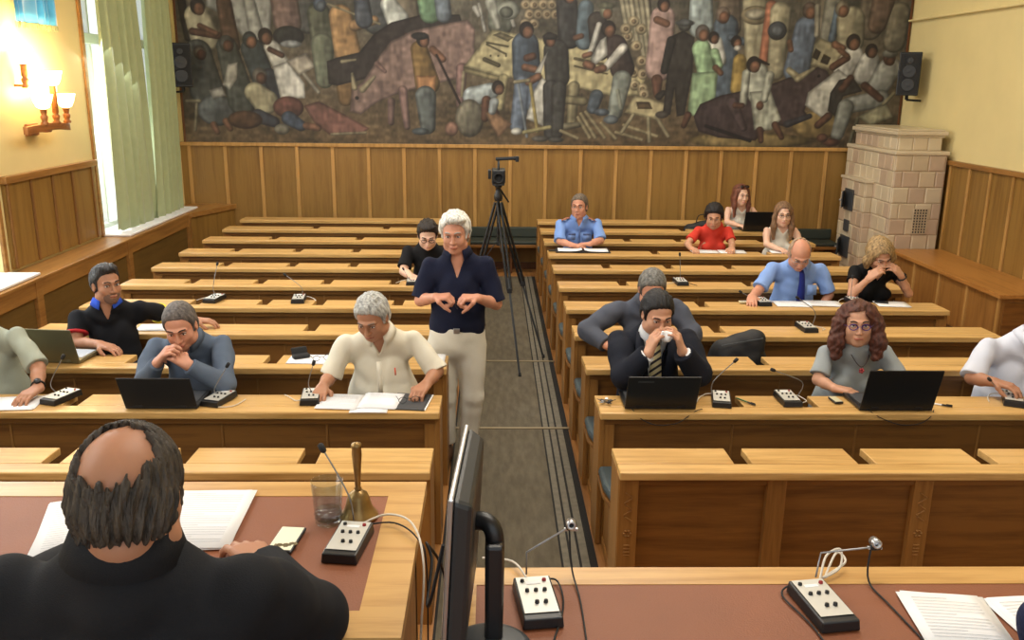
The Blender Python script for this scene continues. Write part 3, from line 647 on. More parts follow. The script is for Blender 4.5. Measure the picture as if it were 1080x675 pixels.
# ================================================================== SURFACES FROM SIGNED DISTANCE FIELDS
class Field:
    def __init__(s, lo, hi, res):
        s.res = res; s.lo = np.array(lo, float); n = np.ceil((np.array(hi) - s.lo) / res).astype(int) + 1; s.n = n
        s.f = np.full(n, 1.0, np.float32)
        s.ax = [(s.lo[i] + np.arange(n[i]) * res).astype(np.float32) for i in range(3)]
    def sub(s, lo, hi, m):
        i0 = np.clip(np.floor((np.array(lo) - m - s.lo) / s.res).astype(int), 0, s.n); i1 = np.clip(np.ceil((np.array(hi) + m - s.lo) / s.res).astype(int) + 1, 0, s.n)
        sl = tuple(slice(a, b) for a, b in zip(i0, i1))
        return sl, s.ax[0][sl[0]][:, None, None], s.ax[1][sl[1]][None, :, None], s.ax[2][sl[2]][None, None, :]
    def comb(s, sl, d, k, op):
        f = s.f[sl]
        if f.size == 0: return
        if op == 'add':
            if k > 0:
                h = np.maximum(k - np.abs(f - d), 0) / k; r = np.minimum(f, d) - h * h * k * .25
            else: r = np.minimum(f, d)
        else:
            if k > 0:
                h = np.maximum(k - np.abs(f + d), 0) / k; r = np.maximum(f, -d) + h * h * k * .25
            else: r = np.maximum(f, -d)
        s.f[sl] = r
    def cone(s, a, b, ra, rb, k=.02, op='add', clip=None):
        a = np.array(a, float); b = np.array(b, float); R = max(ra, rb)
        sl, X, Y, Z = s.sub(np.minimum(a, b) - R, np.maximum(a, b) + R, k + 2 * s.res)
        ab = b - a; L = max((ab ** 2).sum(), 1e-9)
        t = np.clip(((X - a[0]) * ab[0] + (Y - a[1]) * ab[1] + (Z - a[2]) * ab[2]) / L, 0, 1)
        d = np.sqrt((X - a[0] - t * ab[0]) ** 2 + (Y - a[1] - t * ab[1]) ** 2 + (Z - a[2] - t * ab[2]) ** 2) - (ra + (rb - ra) * t)
        if clip is not None:      # flat end: (point, outward normal)
            p, nn = clip; d = np.maximum(d, (X - p[0]) * nn[0] + (Y - p[1]) * nn[1] + (Z - p[2]) * nn[2])
        s.comb(sl, d, k, op)
    def chain(s, pts, rs, k=.01, op='add'):
        for i in range(len(pts) - 1): s.cone(pts[i], pts[i + 1], rs[i], rs[i + 1], k, op)
    def ell(s, c, r, M=None, k=.02, op='add'):
        c = np.array(c, float); r = np.array(r, float); R = r.max() if M is not None else r
        sl, X, Y, Z = s.sub(c - R, c + R, k + 2 * s.res)
        dx, dy, dz = X - c[0], Y - c[1], Z - c[2]
        if M is not None:
            M = np.array(M); u = dx * M[0, 0] + dy * M[1, 0] + dz * M[2, 0]; v = dx * M[0, 1] + dy * M[1, 1] + dz * M[2, 1]; w = dx * M[0, 2] + dy * M[1, 2] + dz * M[2, 2]
        else: u, v, w = dx, dy, dz
        k0 = np.sqrt((u / r[0]) ** 2 + (v / r[1]) ** 2 + (w / r[2]) ** 2); k1 = np.sqrt((u / r[0] ** 2) ** 2 + (v / r[1] ** 2) ** 2 + (w / r[2] ** 2) ** 2)
        s.comb(sl, k0 * (k0 - 1) / np.maximum(k1, 1e-6), k, op)
    def grid(s): return s.ax[0][:, None, None], s.ax[1][None, :, None], s.ax[2][None, None, :]
    def wrinkle(s, amp, freq, seed):
        X, Y, Z = s.grid(); r = np.random.RandomState(seed); p = r.rand(9) * 6.28; w = freq
        s.f += (amp * (np.sin(w * (.9 * X + .5 * Z) + p[0] + 1.6 * np.sin(w * .45 * (Y - Z) + p[1])) * np.sin(w * .7 * (Z - .4 * X + .6 * Y) + p[2] + 1.3 * np.sin(w * .4 * X + p[3]))
                + .5 * amp * np.sin(w * 1.7 * (Z + .7 * Y) + p[4] + 2. * np.sin(w * .6 * (X + Z) + p[5])))).astype(np.float32)
    def mesh(s, name):
        f = s.f; ins = f < 0
        c = [ins[i:i + ins.shape[0] - 1 or None, j:j + ins.shape[1] - 1 or None, k:k + ins.shape[2] - 1 or None][:ins.shape[0] - 1, :ins.shape[1] - 1, :ins.shape[2] - 1] for i in (0, 1) for j in (0, 1) for k in (0, 1)]
        anyi = c[0].copy(); alli = c[0].copy()
        for q in c[1:]: anyi |= q; alli &= q
        act = anyi & ~alli
        ci = np.argwhere(act); N = len(ci)
        me = bpy.data.meshes.new(name)
        if N == 0: return me
        vid = np.full(act.shape, -1, np.int32); vid[act] = np.arange(N)
        acc = np.zeros((N, 3)); cnt = np.zeros(N)
        corners = [(i, j, k) for i in (0, 1) for j in (0, 1) for k in (0, 1)]
        val = {q: f[ci[:, 0] + q[0], ci[:, 1] + q[1], ci[:, 2] + q[2]] for q in corners}
        for q in corners:
            for a in range(3):
                if q[a] == 0:
                    q2 = list(q); q2[a] = 1; q2 = tuple(q2); v0, v1 = val[q], val[q2]; m = (v0 < 0) != (v1 < 0)
                    t = v0[m] / (v0[m] - v1[m]); p = np.zeros((m.sum(), 3)); p[:] = q; p[:, a] = t
                    acc[m] += p; cnt[m] += 1
        co = s.lo + (ci + acc / cnt[:, None]) * s.res
        quads = []
        for a in range(3):
            b, d = (a + 1) % 3, (a + 2) % 3
            s0 = [slice(None)] * 3; s1 = [slice(None)] * 3; s0[a] = slice(0, -1); s1[a] = slice(1, None)
            x0 = ins[tuple(s0)]; x1 = ins[tuple(s1)]; e = np.argwhere(x0 != x1)
            ok = (e[:, b] > 0) & (e[:, d] > 0) & (e[:, b] < act.shape[b]) & (e[:, d] < act.shape[d]); e = e[ok]
            if len(e) == 0: continue
            def g(db, dd):
                w = e.copy(); w[:, b] -= db; w[:, d] -= dd; return vid[w[:, 0], w[:, 1], w[:, 2]]
            q = np.stack([g(1, 1), g(0, 1), g(0, 0), g(1, 0)], 1)
            fl = ~x0[e[:, 0], e[:, 1], e[:, 2]]; q[fl] = q[fl][:, ::-1]; quads.append(q)
        quads = np.concatenate(quads); quads = quads[(quads >= 0).all(1)]
        fast_mesh(me, co, quads); return me
def V3(a): return np.array(a, float)
def nrm(a): a = V3(a); return a / max(np.linalg.norm(a), 1e-9)

SKIN = {'fair': (222, 172, 146), 'mid': (200, 150, 122), 'tan': (174, 124, 96), 'red': (202, 144, 118), 'pale': (228, 186, 162)}
def skin_mat(k): return mat('skin_' + k, SKIN[k], .5, spec=.35, noise=.05, nscale=20, sss=.08)
M_EYEW = mat('eye_white', (225, 220, 214), .3); M_IRIS = mat('eye_iris', (52, 42, 36), .25)
def lip_mat(k): return mat('lips_' + k, tuple(int(v * m) for v, m in zip(SKIN[k], (.86, .68, .68))), .5)

def add_hand(F, w, d, n, side, curl=.35, s=1., pinch=0.):
    """palm plus four separate fingers and a thumb; d: pointing direction, n: palm side, side: thumb side"""
    d = nrm(d); n = nrm(n - d * np.dot(n, d)); sv = np.cross(d, n) ; sv = sv if np.dot(sv, side) > 0 else -sv
    w = V3(w); kn = []
    for q in (-1.5, -.5, .5, 1.5):
        k = w + d * (.085 + .006 * (1 - abs(q - .5))) * s + sv * q * .0195 * s; kn.append(k)
        F.cone(w + sv * q * .011 * s, k, .017 * s, .0125 * s, .012)
    for q, k, L in zip((-1.5, -.5, .5, 1.5), kn, (.80, 1.0, 1.08, .97)):
        p = k; a = curl * .8 + pinch * (.5 if q > 0 else 0); dd = d + sv * q * .045
        for seg, (l, r0, r1) in enumerate(((.042, .0098, .0090), (.027, .0090, .0082), (.021, .0082, .0070))):
            v = nrm(dd) * math.cos(a) + n * math.sin(a); p2 = p + v * l * L * s; F.cone(p, p2, r0 * s, r1 * s, .0035); p = p2; a += curl * 1.25
    b = w + d * .022 * s + sv * .022 * s; t1 = b + (d * .55 + sv * .75 + n * .25) * .04 * s; t2 = t1 + (d * .85 + sv * (.25 - curl * .5) + n * (.3 + curl)) * .030 * s; t3 = t2 + (d * .9 - sv * curl * .5 + n * (.2 + curl)) * .022 * s
    F.chain([b, t1, t2, t3], [.015 * s, .0125 * s, .0108 * s, .0085 * s], .006)

def head_matrix(c, yaw, pitch, roll, s=1.):
    return Matrix.Translation(Vector(c)) @ Matrix.Rotation(PI + yaw, 4, 'Z') @ Matrix.Rotation(-pitch, 4, 'X') @ Matrix.Rotation(roll, 4, 'Y') @ Matrix.Scale(s, 4)

def add_head(F, M, s, fem=False, jowl=0.):
    R = np.array(M.to_3x3()) / s
    def P(x, y, z): return np.array(M @ Vector((x, y, z)))
    def E(c, r, k, op='add'): F.ell(P(*c), np.array(r) * s, R, k * s, op)
    E((0, -.014, .030), (.0765, .098, .088), .01)
    E((0, .024, -.040), (.058 + jowl * .6, .066, .076), .03)
    E((0, .062, -.092), (.024 + jowl, .022, .020), .025)
    for q in (-1, 1):
        E((q * .036, .056, -.028), (.027, .026, .028), .02)
        E((q * .048, .010, -.070), (.020 + jowl, .036, .024), .03)
        E((q * .030, .098, .006), (.017, .014, .011), .014, 'sub')
        F.cone(P(q * .010, .092, .026), P(q * .044, .076, .022), .008 * s, .007 * s, .014 * s)
        E((q * .077, -.006, -.008), (.008, .019, .031), .006)
        E((q * .083, .002, -.004), (.005, .009, .016), .004, 'sub')
        E((q * .011, .096, -.034), (.008, .009, .007), .008)
    F.cone(P(0, .090, .018), P(0, .107, -.030), .0065 * s, .0105 * s, .012 * s)
    E((0, .086, -.058), (.022, .014, .009), .010); E((0, .084, -.070), (.019, .013, .008), .008)

def hair_mesh(kind, seed, res, t=.012, line=0.):
    """built in head space (face towards +Y)"""
    lo = (-.16, -.18, -.16); hi = (.16, .15, .19)
    if kind in ('long', 'wavy'): lo = (-.19, -.19, -.34)
    if kind == 'bob': lo = (-.17, -.18, -.20)
    F = Field(lo, hi, res); X, Y, Z = F.grid()
    F.ell((0, -.016, .030), (.0765 + t, .098 + t, .088 + t * 1.15), None, .0)
    if kind in ('short', 'thick', 'ring', 'crown'): F.ell((0, -.03, -.02), (.074 + t * .8, .078 + t * .7, .07), None, .03)
    if kind == 'swept': F.ell((0, -.02, .03), (.088 + t * .5, .10 + t * .6, .098 + t * .5), None, .02); F.ell((-.02, .05, .10), (.06, .045, .028), None, .03); F.ell((0, -.06, -.04), (.082, .062, .07), None, .03)
    if kind == 'quiff': F.ell((0, .035, .105), (.062, .055, .030), None, .03); F.ell((0, -.03, -.01), (.078, .08, .07), None, .03)
    if kind == 'bob':
        for q in (-1, 1): F.chain([(q * .07, .0, .03), (q * .092, .012, -.04), (q * .088, .02, -.10)], [.035, .034, .022], .03)
        F.chain([(0, -.07, .03), (0, -.09, -.05), (0, -.08, -.10)], [.07, .06, .05], .03)
    if kind == 'long':
        for q in (-1, 1):
            F.chain([(q * .066, .01, .05), (q * .084, .02, -.03), (q * .090, .040, -.12), (q * .085, .055, -.24)], [.026, .024, .028, .016], .025)
        F.chain([(0, -.06, .03), (0, -.09, -.06), (0, -.09, -.20)], [.07, .065, .05], .03)
    if kind == 'wavy':
        for q in (-1, 1):
            F.chain([(q * .060, -.0, .07), (q * .094, .010, .0), (q * .108, .026, -.09), (q * .105, .036, -.17)], [.04, .040, .044, .032], .025)
        F.chain([(0, -.06, .03), (0, -.09, -.06), (0, -.085, -.15)], [.08, .08, .07], .03)
    f = F.f
    if kind in ('bob', 'long', 'wavy'):
        # open the face: forehead, cheeks, chin
        wv = .056 if kind != 'wavy' else .060
        hl = .080 + line
        F.f = np.maximum(f, -np.maximum(np.maximum(np.abs(X - .008) - wv + .5 * np.maximum(Z - .03, 0), .048 - Y), np.maximum(Z - hl, -.5)).astype(np.float32))
        if kind == 'bob': F.f = np.maximum(F.f, (-.13 - Z).astype(np.float32))
    else:
        yk = np.array([-.13, -.09, -.05, -.012, .0, .024, .036, .055, .075, .10]); zk = {'crown': np.array([-.064, -.064, -.06, -.042, -.040, -.032, .030, .066, .084, .090]), 'ring': np.array([-.085, -.085, -.07, -.045, -.045, -.02, .03, .2, .2, .2])}.get(kind, np.array([-.085, -.085, -.07, -.030, -.040, -.032, .030, .066 + line, .084 + line, .090 + line]))
        zl = np.interp(Y[0, :, 0], yk, zk).astype(np.float32)[None, :, None]
        F.f = np.maximum(f + (.8 * t * np.exp(-np.maximum(Z - zl, 0) / .011) * (Y > .0)).astype(np.float32), (zl - Z) * .8 + 0 * X)
        # ears stay free
        F.ell((.088, .0, -.012), (.022, .024, .034), None, .008, 'sub'); F.ell((-.088, .0, -.012), (.022, .024, .034), None, .008, 'sub')
        if kind == 'crown':
            A_ = np.arctan2(X, Y + .07); rg = .062 + .006 * np.sin(9 * A_ + 1) + .004 * np.sin(23 * A_)
            F.f = np.maximum(F.f, (rg + .004 - np.sqrt(X * X + (Y + .086) ** 2 + (Z - .088) ** 2)) * .9)
        if kind == 'ring':
            d = .092 - np.sqrt((X / .82) ** 2 + ((Y - .055) / 1.25) ** 2) * 1.0
            F.f = np.maximum(F.f, np.maximum(d, -.5) * 1. + np.minimum(0, (Z - .035)) * 1.2 + 0 * Z)
    r = np.random.RandomState(seed); p = r.rand(6) * 6
    amp = {'ring': .0022, 'crown': .0026, 'short': .0014, 'thick': .0026, 'swept': .003, 'quiff': .0034, 'bob': .0022, 'long': .0022, 'wavy': .0055}[kind]
    if kind == 'wavy': F.f += (amp * np.sin(62 * X + 3.0 * np.sin(34 * Z + p[0]) + p[1]) * np.sin(46 * Z + 2 * np.sin(30 * Y + p[2])) + .0016 * np.sin(190 * X + 4 * np.sin(50 * Z))).astype(np.float32)
    elif kind in ('bob', 'long'):
        A_ = np.arctan2(X, Y + .03); F.f += (amp * .6 * np.sin(40 * A_ + 1.2 * np.sin(14 * Z + p[0]) + p[1]) + amp * .5 * np.sin(88 * A_ + 1.6 * np.sin(18 * Z + p[2]))).astype(np.float32)
    elif kind == 'crown':
        A_ = np.arctan2(X, -Y - .03); lowf = np.clip((.06 - Z) / .1, 0, 1)
        F.f += (amp * np.sin(30 * A_ + 2.6 * np.sin(30 * Z + p[0]) + p[1]) * (.5 + lowf) + .0016 * np.sin(62 * A_ + 4 * np.sin(48 * Z + 3 * A_)) + .004 * lowf * np.sin(70 * Z + 4 * np.sin(5 * A_)) * np.sin(17 * A_ + 20 * Z)).astype(np.float32)
    else: F.f += (amp * np.sin(150 * X + 70 * Y * np.sign(X + 1e-5) + 2.2 * np.sin(38 * Z + p[0]) + p[1]) * (.6 + .5 * np.sin(60 * Z + p[2] + 40 * Y)) + amp * .6 * np.sin(260 * X + 3 * np.sin(60 * Y + 50 * Z + p[3]))).astype(np.float32)
    return F.mesh('hair')

def tprofile(p): return p

def person(name_label, P):
    """P: joints in world metres.  L = left in the picture."""
    res = P.get('res', .006); fat = P.get('fat', 0.); fem = P.get('fem', False); s = P.get('hs', 1.0)
    base = P.get('base') or (P['pel'][0], P['pel'][1], P.get('floor', 0.))
    root = thing('person', name_label, 'person', base)
    B = Vector(base)
    sL, sR, pel = V3(P['sL']), V3(P['sR']), V3(P['pel'])
    ex = nrm(sR - sL); sb = .03 if P.get('legs', 'sit') == 'sit' and P['head'][1] < 2 else 0.; sL = sL + ex * .030 - V3((0, -sb, .046)); sR = sR - ex * .030 - V3((0, -sb, .046))
    ex = nrm(sR - sL); mid = (sL + sR) / 2
    ez = nrm(mid - pel); ex = nrm(ex - ez * np.dot(ex, ez)); fr = np.cross(ex, ez)      # front
    R = np.stack([ex, -fr, ez], 1)
    neck = V3(P.get('neck', mid + ez * .045 - fr * .012)) + V3((0, 0, .002))
    hc, yaw, pitch, roll = P['head'][:4]
    HM = head_matrix(hc, yaw, pitch, roll, s)
    nb = np.array(HM @ Vector((0, -.032, -.058)))
    sw = np.linalg.norm(sR - sL); cw = min(sw * .46, .20)
    L = np.linalg.norm(mid - pel)
    def torso(F, g, k=.04):
        F.ell(pel + ez * .03, (.150 + g + fat * .6, .115 + g + fat * .6, .12 + g), R, k)
        F.ell(pel + ez * L * .36 + fr * fat * .6, (.138 + g + fat, .100 + g + fat * 1.1, .15 + g), R, k)
        F.ell(pel + ez * L * .70 + fr * .008, (cw - .012 + g, .098 + g + fat * .4, .155 + g), R, k)
        if fem:
            for q in (-1, 1): F.ell(pel + ez * L * .66 + fr * (.085 + g) + ex * q * .075, (.056, .045, .055), R, .03)
        F.cone(sL + ex * .02, sR - ex * .02, .042 + g, .042 + g, .04)
        F.cone(neck - ez * .06, neck - ez * .005, .058 + g, .053 + g, .03)
        for a, q in ((sL, 1), (sR, -1)): F.cone(neck + ez * .012, a + ex * q * .010, .057 + g * .9, .042 + g, .035)
    arms = []
    for sd, q in (('L', -1), ('R', 1)):
        a, e, w = V3(P['s' + sd]), P.get('e' + sd), P.get('w' + sd)
        if e is None: continue
        arms.append((sd, q, a, V3(e), V3(w)))
    ar = P.get('arm_r', (.043, .036, .026)); 
    if fem: ar = (.037, .031, .022)
    pts = [sL, sR, neck, V3(hc)] + [x for t in arms for x in t[3:5]]
    lo = np.min(pts, 0); hi = np.max(pts, 0)
    lo = np.minimum(lo, pel + ez * .12 - .16) - .20; hi = np.maximum(hi, V3(hc) + .02) + .20
    lo[2] = max(lo[2], pel[2] - .02)
    F = Field(lo, hi, res)
    torso(F, 0)
    for sd, q, a, e, w in arms:
        F.cone(a, a + (e - a) * .35, ar[0] - .006, ar[0] - .001, .03); F.cone(a + (e - a) * .3, e, ar[0], ar[1], .015)
        F.cone(e, e + (w - e) * .4, ar[1], ar[1] * .98, .012); F.cone(e + (w - e) * .4, w, ar[1] * .98, ar[2], .012)
        hd = P.get('h' + sd, {})
        d = hd.get('d', nrm(w - e)); n = hd.get('n', (0, 0, -1)); th = hd.get('t', -ex * q)
        if not hd.get('none'): add_hand(F, w, V3(d), V3(n), V3(th), hd.get('curl', .35), hd.get('s', .92 if fem else 1.0), hd.get('pinch', 0))
    F.cone(neck - ez * .03, nb, .055 if not fem else .046, (.056 if not fem else .046) * s + fat * .08, .03)
    F.cone(neck + fr * .0 + ez * .0, np.array(HM @ Vector((0, .0, -.07))), .050 if not fem else .042, .045, .03)
    add_head(F, HM, s, fem, P.get('jowl', fat * .12))
    me = F.mesh('body'); sk = skin_mat(P.get('skin', 'mid'))
    bo = link_mesh('body', me, sk, root)
    bo.matrix_parent_inverse = Matrix.Translation(-B)
    def hp(nm, mb_or_me, m, sc=True):
        o = link_mesh(nm, mb_or_me, m, root) if isinstance(mb_or_me, bpy.types.Mesh) else mb_or_me.build(nm, m, root)
        o.matrix_local = Matrix.Translation(-B) @ HM; return o
    # face
    if P.get('face', True):
        for q in (-1, 1):
            e = MB(); c = Matrix.Translation((q * .031, .0785, .005)) @ Matrix.Diagonal((.0135, .012, .0075, 1))
            e.lathe([(math.sin(PI * i / 8), -math.cos(PI * i / 8)) for i in range(9)], seg=14, M=c)
            c2 = Matrix.Translation((q * .031 + P.get('gaze', 0.), .087, .005 - P.get('look', 0.))) @ Matrix.Diagonal((.0055, .0045, .006, 1))
            e.lathe([(math.sin(PI * i / 6), -math.cos(PI * i / 6)) for i in range(7)], seg=10, mi=1, M=c2)
            hp('eye', e, [M_EYEW, M_IRIS])
            l = MB(); l.tube(smooth_path([(q * .017, .0885, .008), (q * .031, .0905, .0145), (q * .046, .083, .008)], 4), [.0026] * 9, 6); hp('eyelid', l, mat('lid_' + P.get('skin', 'mid'), tuple(int(v * .72) for v in SKIN[P.get('skin', 'mid')]), .6))
            b = MB(); b.tube(smooth_path([(q * .012, .0975, .027), (q * .030, .0955, .034), (q * .048, .080, .028)], 4), [.002] + [.0036] * 7 + [.0015], 6); hp('eyebrow', b, mat('brow_%d' % P.get('brow', 0), [(52, 40, 32), (110, 96, 84), (170, 166, 160), (24, 20, 18)][P.get('brow', 0)], .8))
        m = MB(); m.tube(smooth_path([(-.023, .0845, -.064), (-.008, .0975, -.0625), (.008, .0975, -.0625), (.023, .0845, -.064)], 4), [.0015] + [.0042 if not fem else .0055] * 11 + [.0015], 6); hp('mouth', m, lip_mat(P.get('skin', 'mid')))
        if P.get('stubble'):
            G = Field((-.09, -.01, -.13), (.09, .13, 0.), .004); G.ell((0, .026, -.052), (.0605, .069, .070), None, 0); G.ell((0, .064, -.093), (.027, .025, .023), None, .02)
            X, Y, Z = G.grid(); G.f = np.maximum(G.f, (Z + .045 + .35 * np.abs(X) * 0 ) + 0 * X); G.f = np.maximum(G.f, -(Y - .0)); G.ell((0, .10, -.062), (.026, .03, .010), None, .004, 'sub')
            hp('stubble', G.mesh('stubble'), mat('stubble_%d' % P['stubble'], [(0, 0, 0), (118, 88, 72), (120, 112, 106)][P['stubble']], .8))
    if P.get('glasses'):
        gc = P['glasses']; g = MB()
        for q in (-1, 1):
            pts = [(q * .032 + .0215 * math.cos(t) * (1.0), .1035 - .006 * abs(math.cos(t)) , .003 + .0155 * math.sin(t)) for t in [2 * PI * i / 16 for i in range(17)]]
            g.tube(pts, .0016 if not P.get('gthick') else .0026, 5); g.tube([(q * .053, .098, .006), (q * .076, .06, .006), (q * .083, -.005, .0), (q * .080, -.02, -.014)], .0015, 5)
        g.tube([(-.011, .108, .004), (0, .1105, .008), (.011, .108, .004)], .0015, 5)
        hp('glasses', g, mat('spectacle_frame_%d' % gc, [(0, 0, 0), (40, 36, 36), (60, 40, 120), (150, 150, 150)][gc], .35, .3))
    if P.get('headglasses'):
        g = MB()
        for q in (-1, 1): g.lathe([(0, -.003), (.026, -.002), (.026, .002), (0, .003)], seg=16, M=Matrix.Translation((q * .031, .060, .112)) @ Matrix.Rotation(-.75, 4, 'X') @ Matrix.Diagonal((1, .8, 1, 1)) )
        g.tube([(-.08, -.02, .07), (-.06, .05, .11), (0, .066, .118), (.06, .05, .11), (.08, -.02, .07)], .003, 6); hp('sunglasses', g, mat('dark_lens', (40, 20, 22), .15))
    if P.get('hair'):
        kind, hcset = P['hair'][:2]; ht = P['hair'][2] if len(P['hair']) > 2 else .012; hl = P['hair'][3] if len(P['hair']) > 3 else 0.
        hm = mat('hair_' + '_'.join(map(str, hcset)), hcset, .55, spec=.4, noise=.55, nscale=70, stretch=(1, 1, .22), bump=1., bscale=260)
        hp('hair', hair_mesh(kind, P.get('seed', 1), P.get('hres', max(.0035, res * .8)), ht, hl), hm)
    # clothing -----------------------------------------------------
    def cloth(nm, m, g, slv, neck_r=.062, v=None, amp=.0035, freq=38, cres=None, noff=.006, extra=None):
        cr = cres or max(res, .006)
        l2, h2 = lo.copy(), hi.copy(); h2[2] = max(sL[2], sR[2], neck[2]) + .10; l2[2] = pel[2] - .06
        for sd, q, a, e, w in arms: h2 = np.maximum(h2, np.maximum(e, w) + .1); l2 = np.minimum(l2, np.minimum(e, w) - .1)
        l2[2] = pel[2] - .06
        C = Field(l2, h2, cr)
        torso(C, g)
        for sd, q, a, e, w in arms:
            if slv == 'none': continue
            if slv == 'long':
                C.cone(a, a + (e - a) * .4, ar[0] - .004 + g, ar[0] + .001 + g, .03); C.cone(a + (e - a) * .3, e, ar[0] + .002 + g, ar[1] + .006 + g, .02)
                we = w - (w - e) * .04; C.cone(e, we, ar[1] + .008 + g, ar[2] + .010 + g * .7, .02, clip=(we, nrm(w - e)))
            elif slv == 'three':
                C.cone(a, a + (e - a) * .4, ar[0] + .016 + g, ar[0] + .007 + g, .03); C.cone(a + (e - a) * .3, e, ar[0] + .008 + g, ar[1] + .014 + g, .02)
                we = e + (w - e) * .35; C.cone(e, we, ar[1] + .014 + g, ar[1] + .010 + g, .02, clip=(we, nrm(w - e)))
            else:
                tt = slv; we = a + (e - a) * tt; C.cone(a, we, ar[0] - .006 + g, ar[0] + .004 + g, .03, clip=(we, nrm(e - a)))
        if extra: extra(C)
        if amp: C.wrinkle(amp, freq, P.get('seed', 1))
        # neck opening
        up = nrm(nb - neck + ez * .05); C.cone(neck + up * (neck_r * .72) + fr * noff, neck + up * .13 + fr * (noff - .006), neck_r, neck_r + .008, .006, 'sub')
        if slv == 'none':
            for a, q in ((sL, -1), (sR, 1)): C.cone(a + ex * q * .012, a + ex * q * .2, .060, .12, .01, 'sub')
        if v:   # V opening in front: (depth, half width at top)
            X, Y, Z = C.grid(); o = neck - ez * v[0] ; px_, py_, pz_ = X - o[0], Y - o[1], Z - o[2]
            lx = px_ * ex[0] + py_ * ex[1] + pz_ * ex[2]; ly = px_ * fr[0] + py_ * fr[1] + pz_ * fr[2]; lz = px_ * ez[0] + py_ * ez[1] + pz_ * ez[2]
            sl_ = v[1] / v[0]; d = np.maximum((np.abs(lx) - lz * sl_) / math.sqrt(1 + sl_ ** 2), -(ly - .012)); C.f = np.maximum(C.f, -d).astype(np.float32)
        me = C.mesh(nm); o = link_mesh(nm, me, m, root); o.matrix_parent_inverse = Matrix.Translation(-B); return o
    def collar(nm, m, r=.070, h=.036, openf=.03, th=.0045, up0=.018, off=.006):
        """fold-down collar: an upright band and two flaps round the neck"""
        up = nrm(nb - neck + ez * .08); side = nrm(ex - up * np.dot(ex, up)); fwd = np.cross(side, up)
        c0 = neck + up * up0 + fr * off
        g = MB(); n = 26; a0 = math.asin(min(openf / r, .9))
        rows = [(r * .90, .030), (r * .95, h), (r * 1.06, h - .004), (r * 1.30, -.004)]
        vs = []
        for i in range(n + 1):
            a = a0 + (2 * PI - 2 * a0) * i / n; k = math.cos(a)      # a=0 is straight ahead
            tip = max(0, k) ** 3
            for j, (rr, z) in enumerate(rows):
                zz = z - (.034 * tip if j == 3 else .012 * tip); rr2 = rr * (1 + .06 * tip * (j == 3))
                p = c0 + fwd * rr2 * math.cos(a) * 1.02 + side * rr2 * math.sin(a) + up * zz
                vs.append(tuple(p))
        fs = [(i * 4 + j, (i + 1) * 4 + j, (i + 1) * 4 + j + 1, i * 4 + j + 1) for i in range(n) for j in range(3)]
        g.add(vs, fs, 0, True); o = g.build(nm, m, root, solid=th); o.matrix_parent_inverse = Matrix.Translation(-B); return o
    def front_pt(x, z, off=0.):      # a point on the chest, x to the picture's right, z below the neck
        return neck + ex * x - ez * z + fr * (.105 + fat * .8 * min(1, max(0, (z - .12) / .2)) + off)
    ctx = dict(root=root, B=B, cloth=cloth, collar=collar, ex=ex, ez=ez, fr=fr, neck=neck, pel=pel, front_pt=front_pt, arms=arms, HM=HM, ar=ar, fat=fat, hp=hp)
    if P.get('dress'): P['dress'](ctx)
    # legs ---------------------------------------------------------
    if P.get('legs', 'sit') == 'sit':
        T = Field(pel - (.26, .52, pel[2] - P.get('floor', 0.) + .01), pel + (.26, .52, .16), .014)
        fl = P.get('floor', 0.)
        T.ell(pel, (.165 + fat * .6, .13 + fat * .5, .11), R, .03)
        for q in (-1, 1):
            h = pel + ex * q * .085; kn = h + fr * .34 - (0, 0, .015) + ex * q * .03; an = V3((kn[0], kn[1], fl + .09)) - fr * .07
            T.cone(h, kn, .085, .062, .03); T.cone(kn, an, .060, .045, .02); 
            T.cone(an, an - (0, 0, .03), .045, .05, .01)
        o = link_mesh('trousers', T.mesh('trousers'), P.get('trouser_mat') or mat('dark_trousers', (48, 50, 58), .85), root); o.matrix_parent_inverse = Matrix.Translation(-B)
        for q in (-1, 1):
            S = MB(); kx = pel + ex * q * .115 + fr * .33; S.lathe([(math.sin(PI * i / 8), -math.cos(PI * i / 8)) for i in range(9)], seg=12, M=Matrix.Translation((kx[0], kx[1], fl + .042)) @ Matrix.Diagonal((.045, .12, .042, 1)))
            o = S.build('shoe', M_BLACK, root); o.matrix_parent_inverse = Matrix.Translation(-B)
    return root
def strip(name, pts, w, m, root, B, n_hint=(0, -1, 0), th=.004):
    """flat band through points (tie, placket, lapel)"""
    g = MB(); P = [V3(p) for p in pts]; ws = w if isinstance(w, (list, tuple)) else [w] * len(P); vs = []
    for i, p in enumerate(P):
        t = nrm(P[min(i + 1, len(P) - 1)] - P[max(i - 1, 0)]); s = nrm(np.cross(t, n_hint))
        vs += [tuple(p - s * ws[i] / 2), tuple(p + s * ws[i] / 2)]
    g.add(vs, [(2 * i, 2 * i + 1, 2 * i + 3, 2 * i + 2) for i in range(len(P) - 1)], 0, True)
    o = g.build(name, m, root, solid=th); o.matrix_parent_inverse = Matrix.Translation(-B); return o
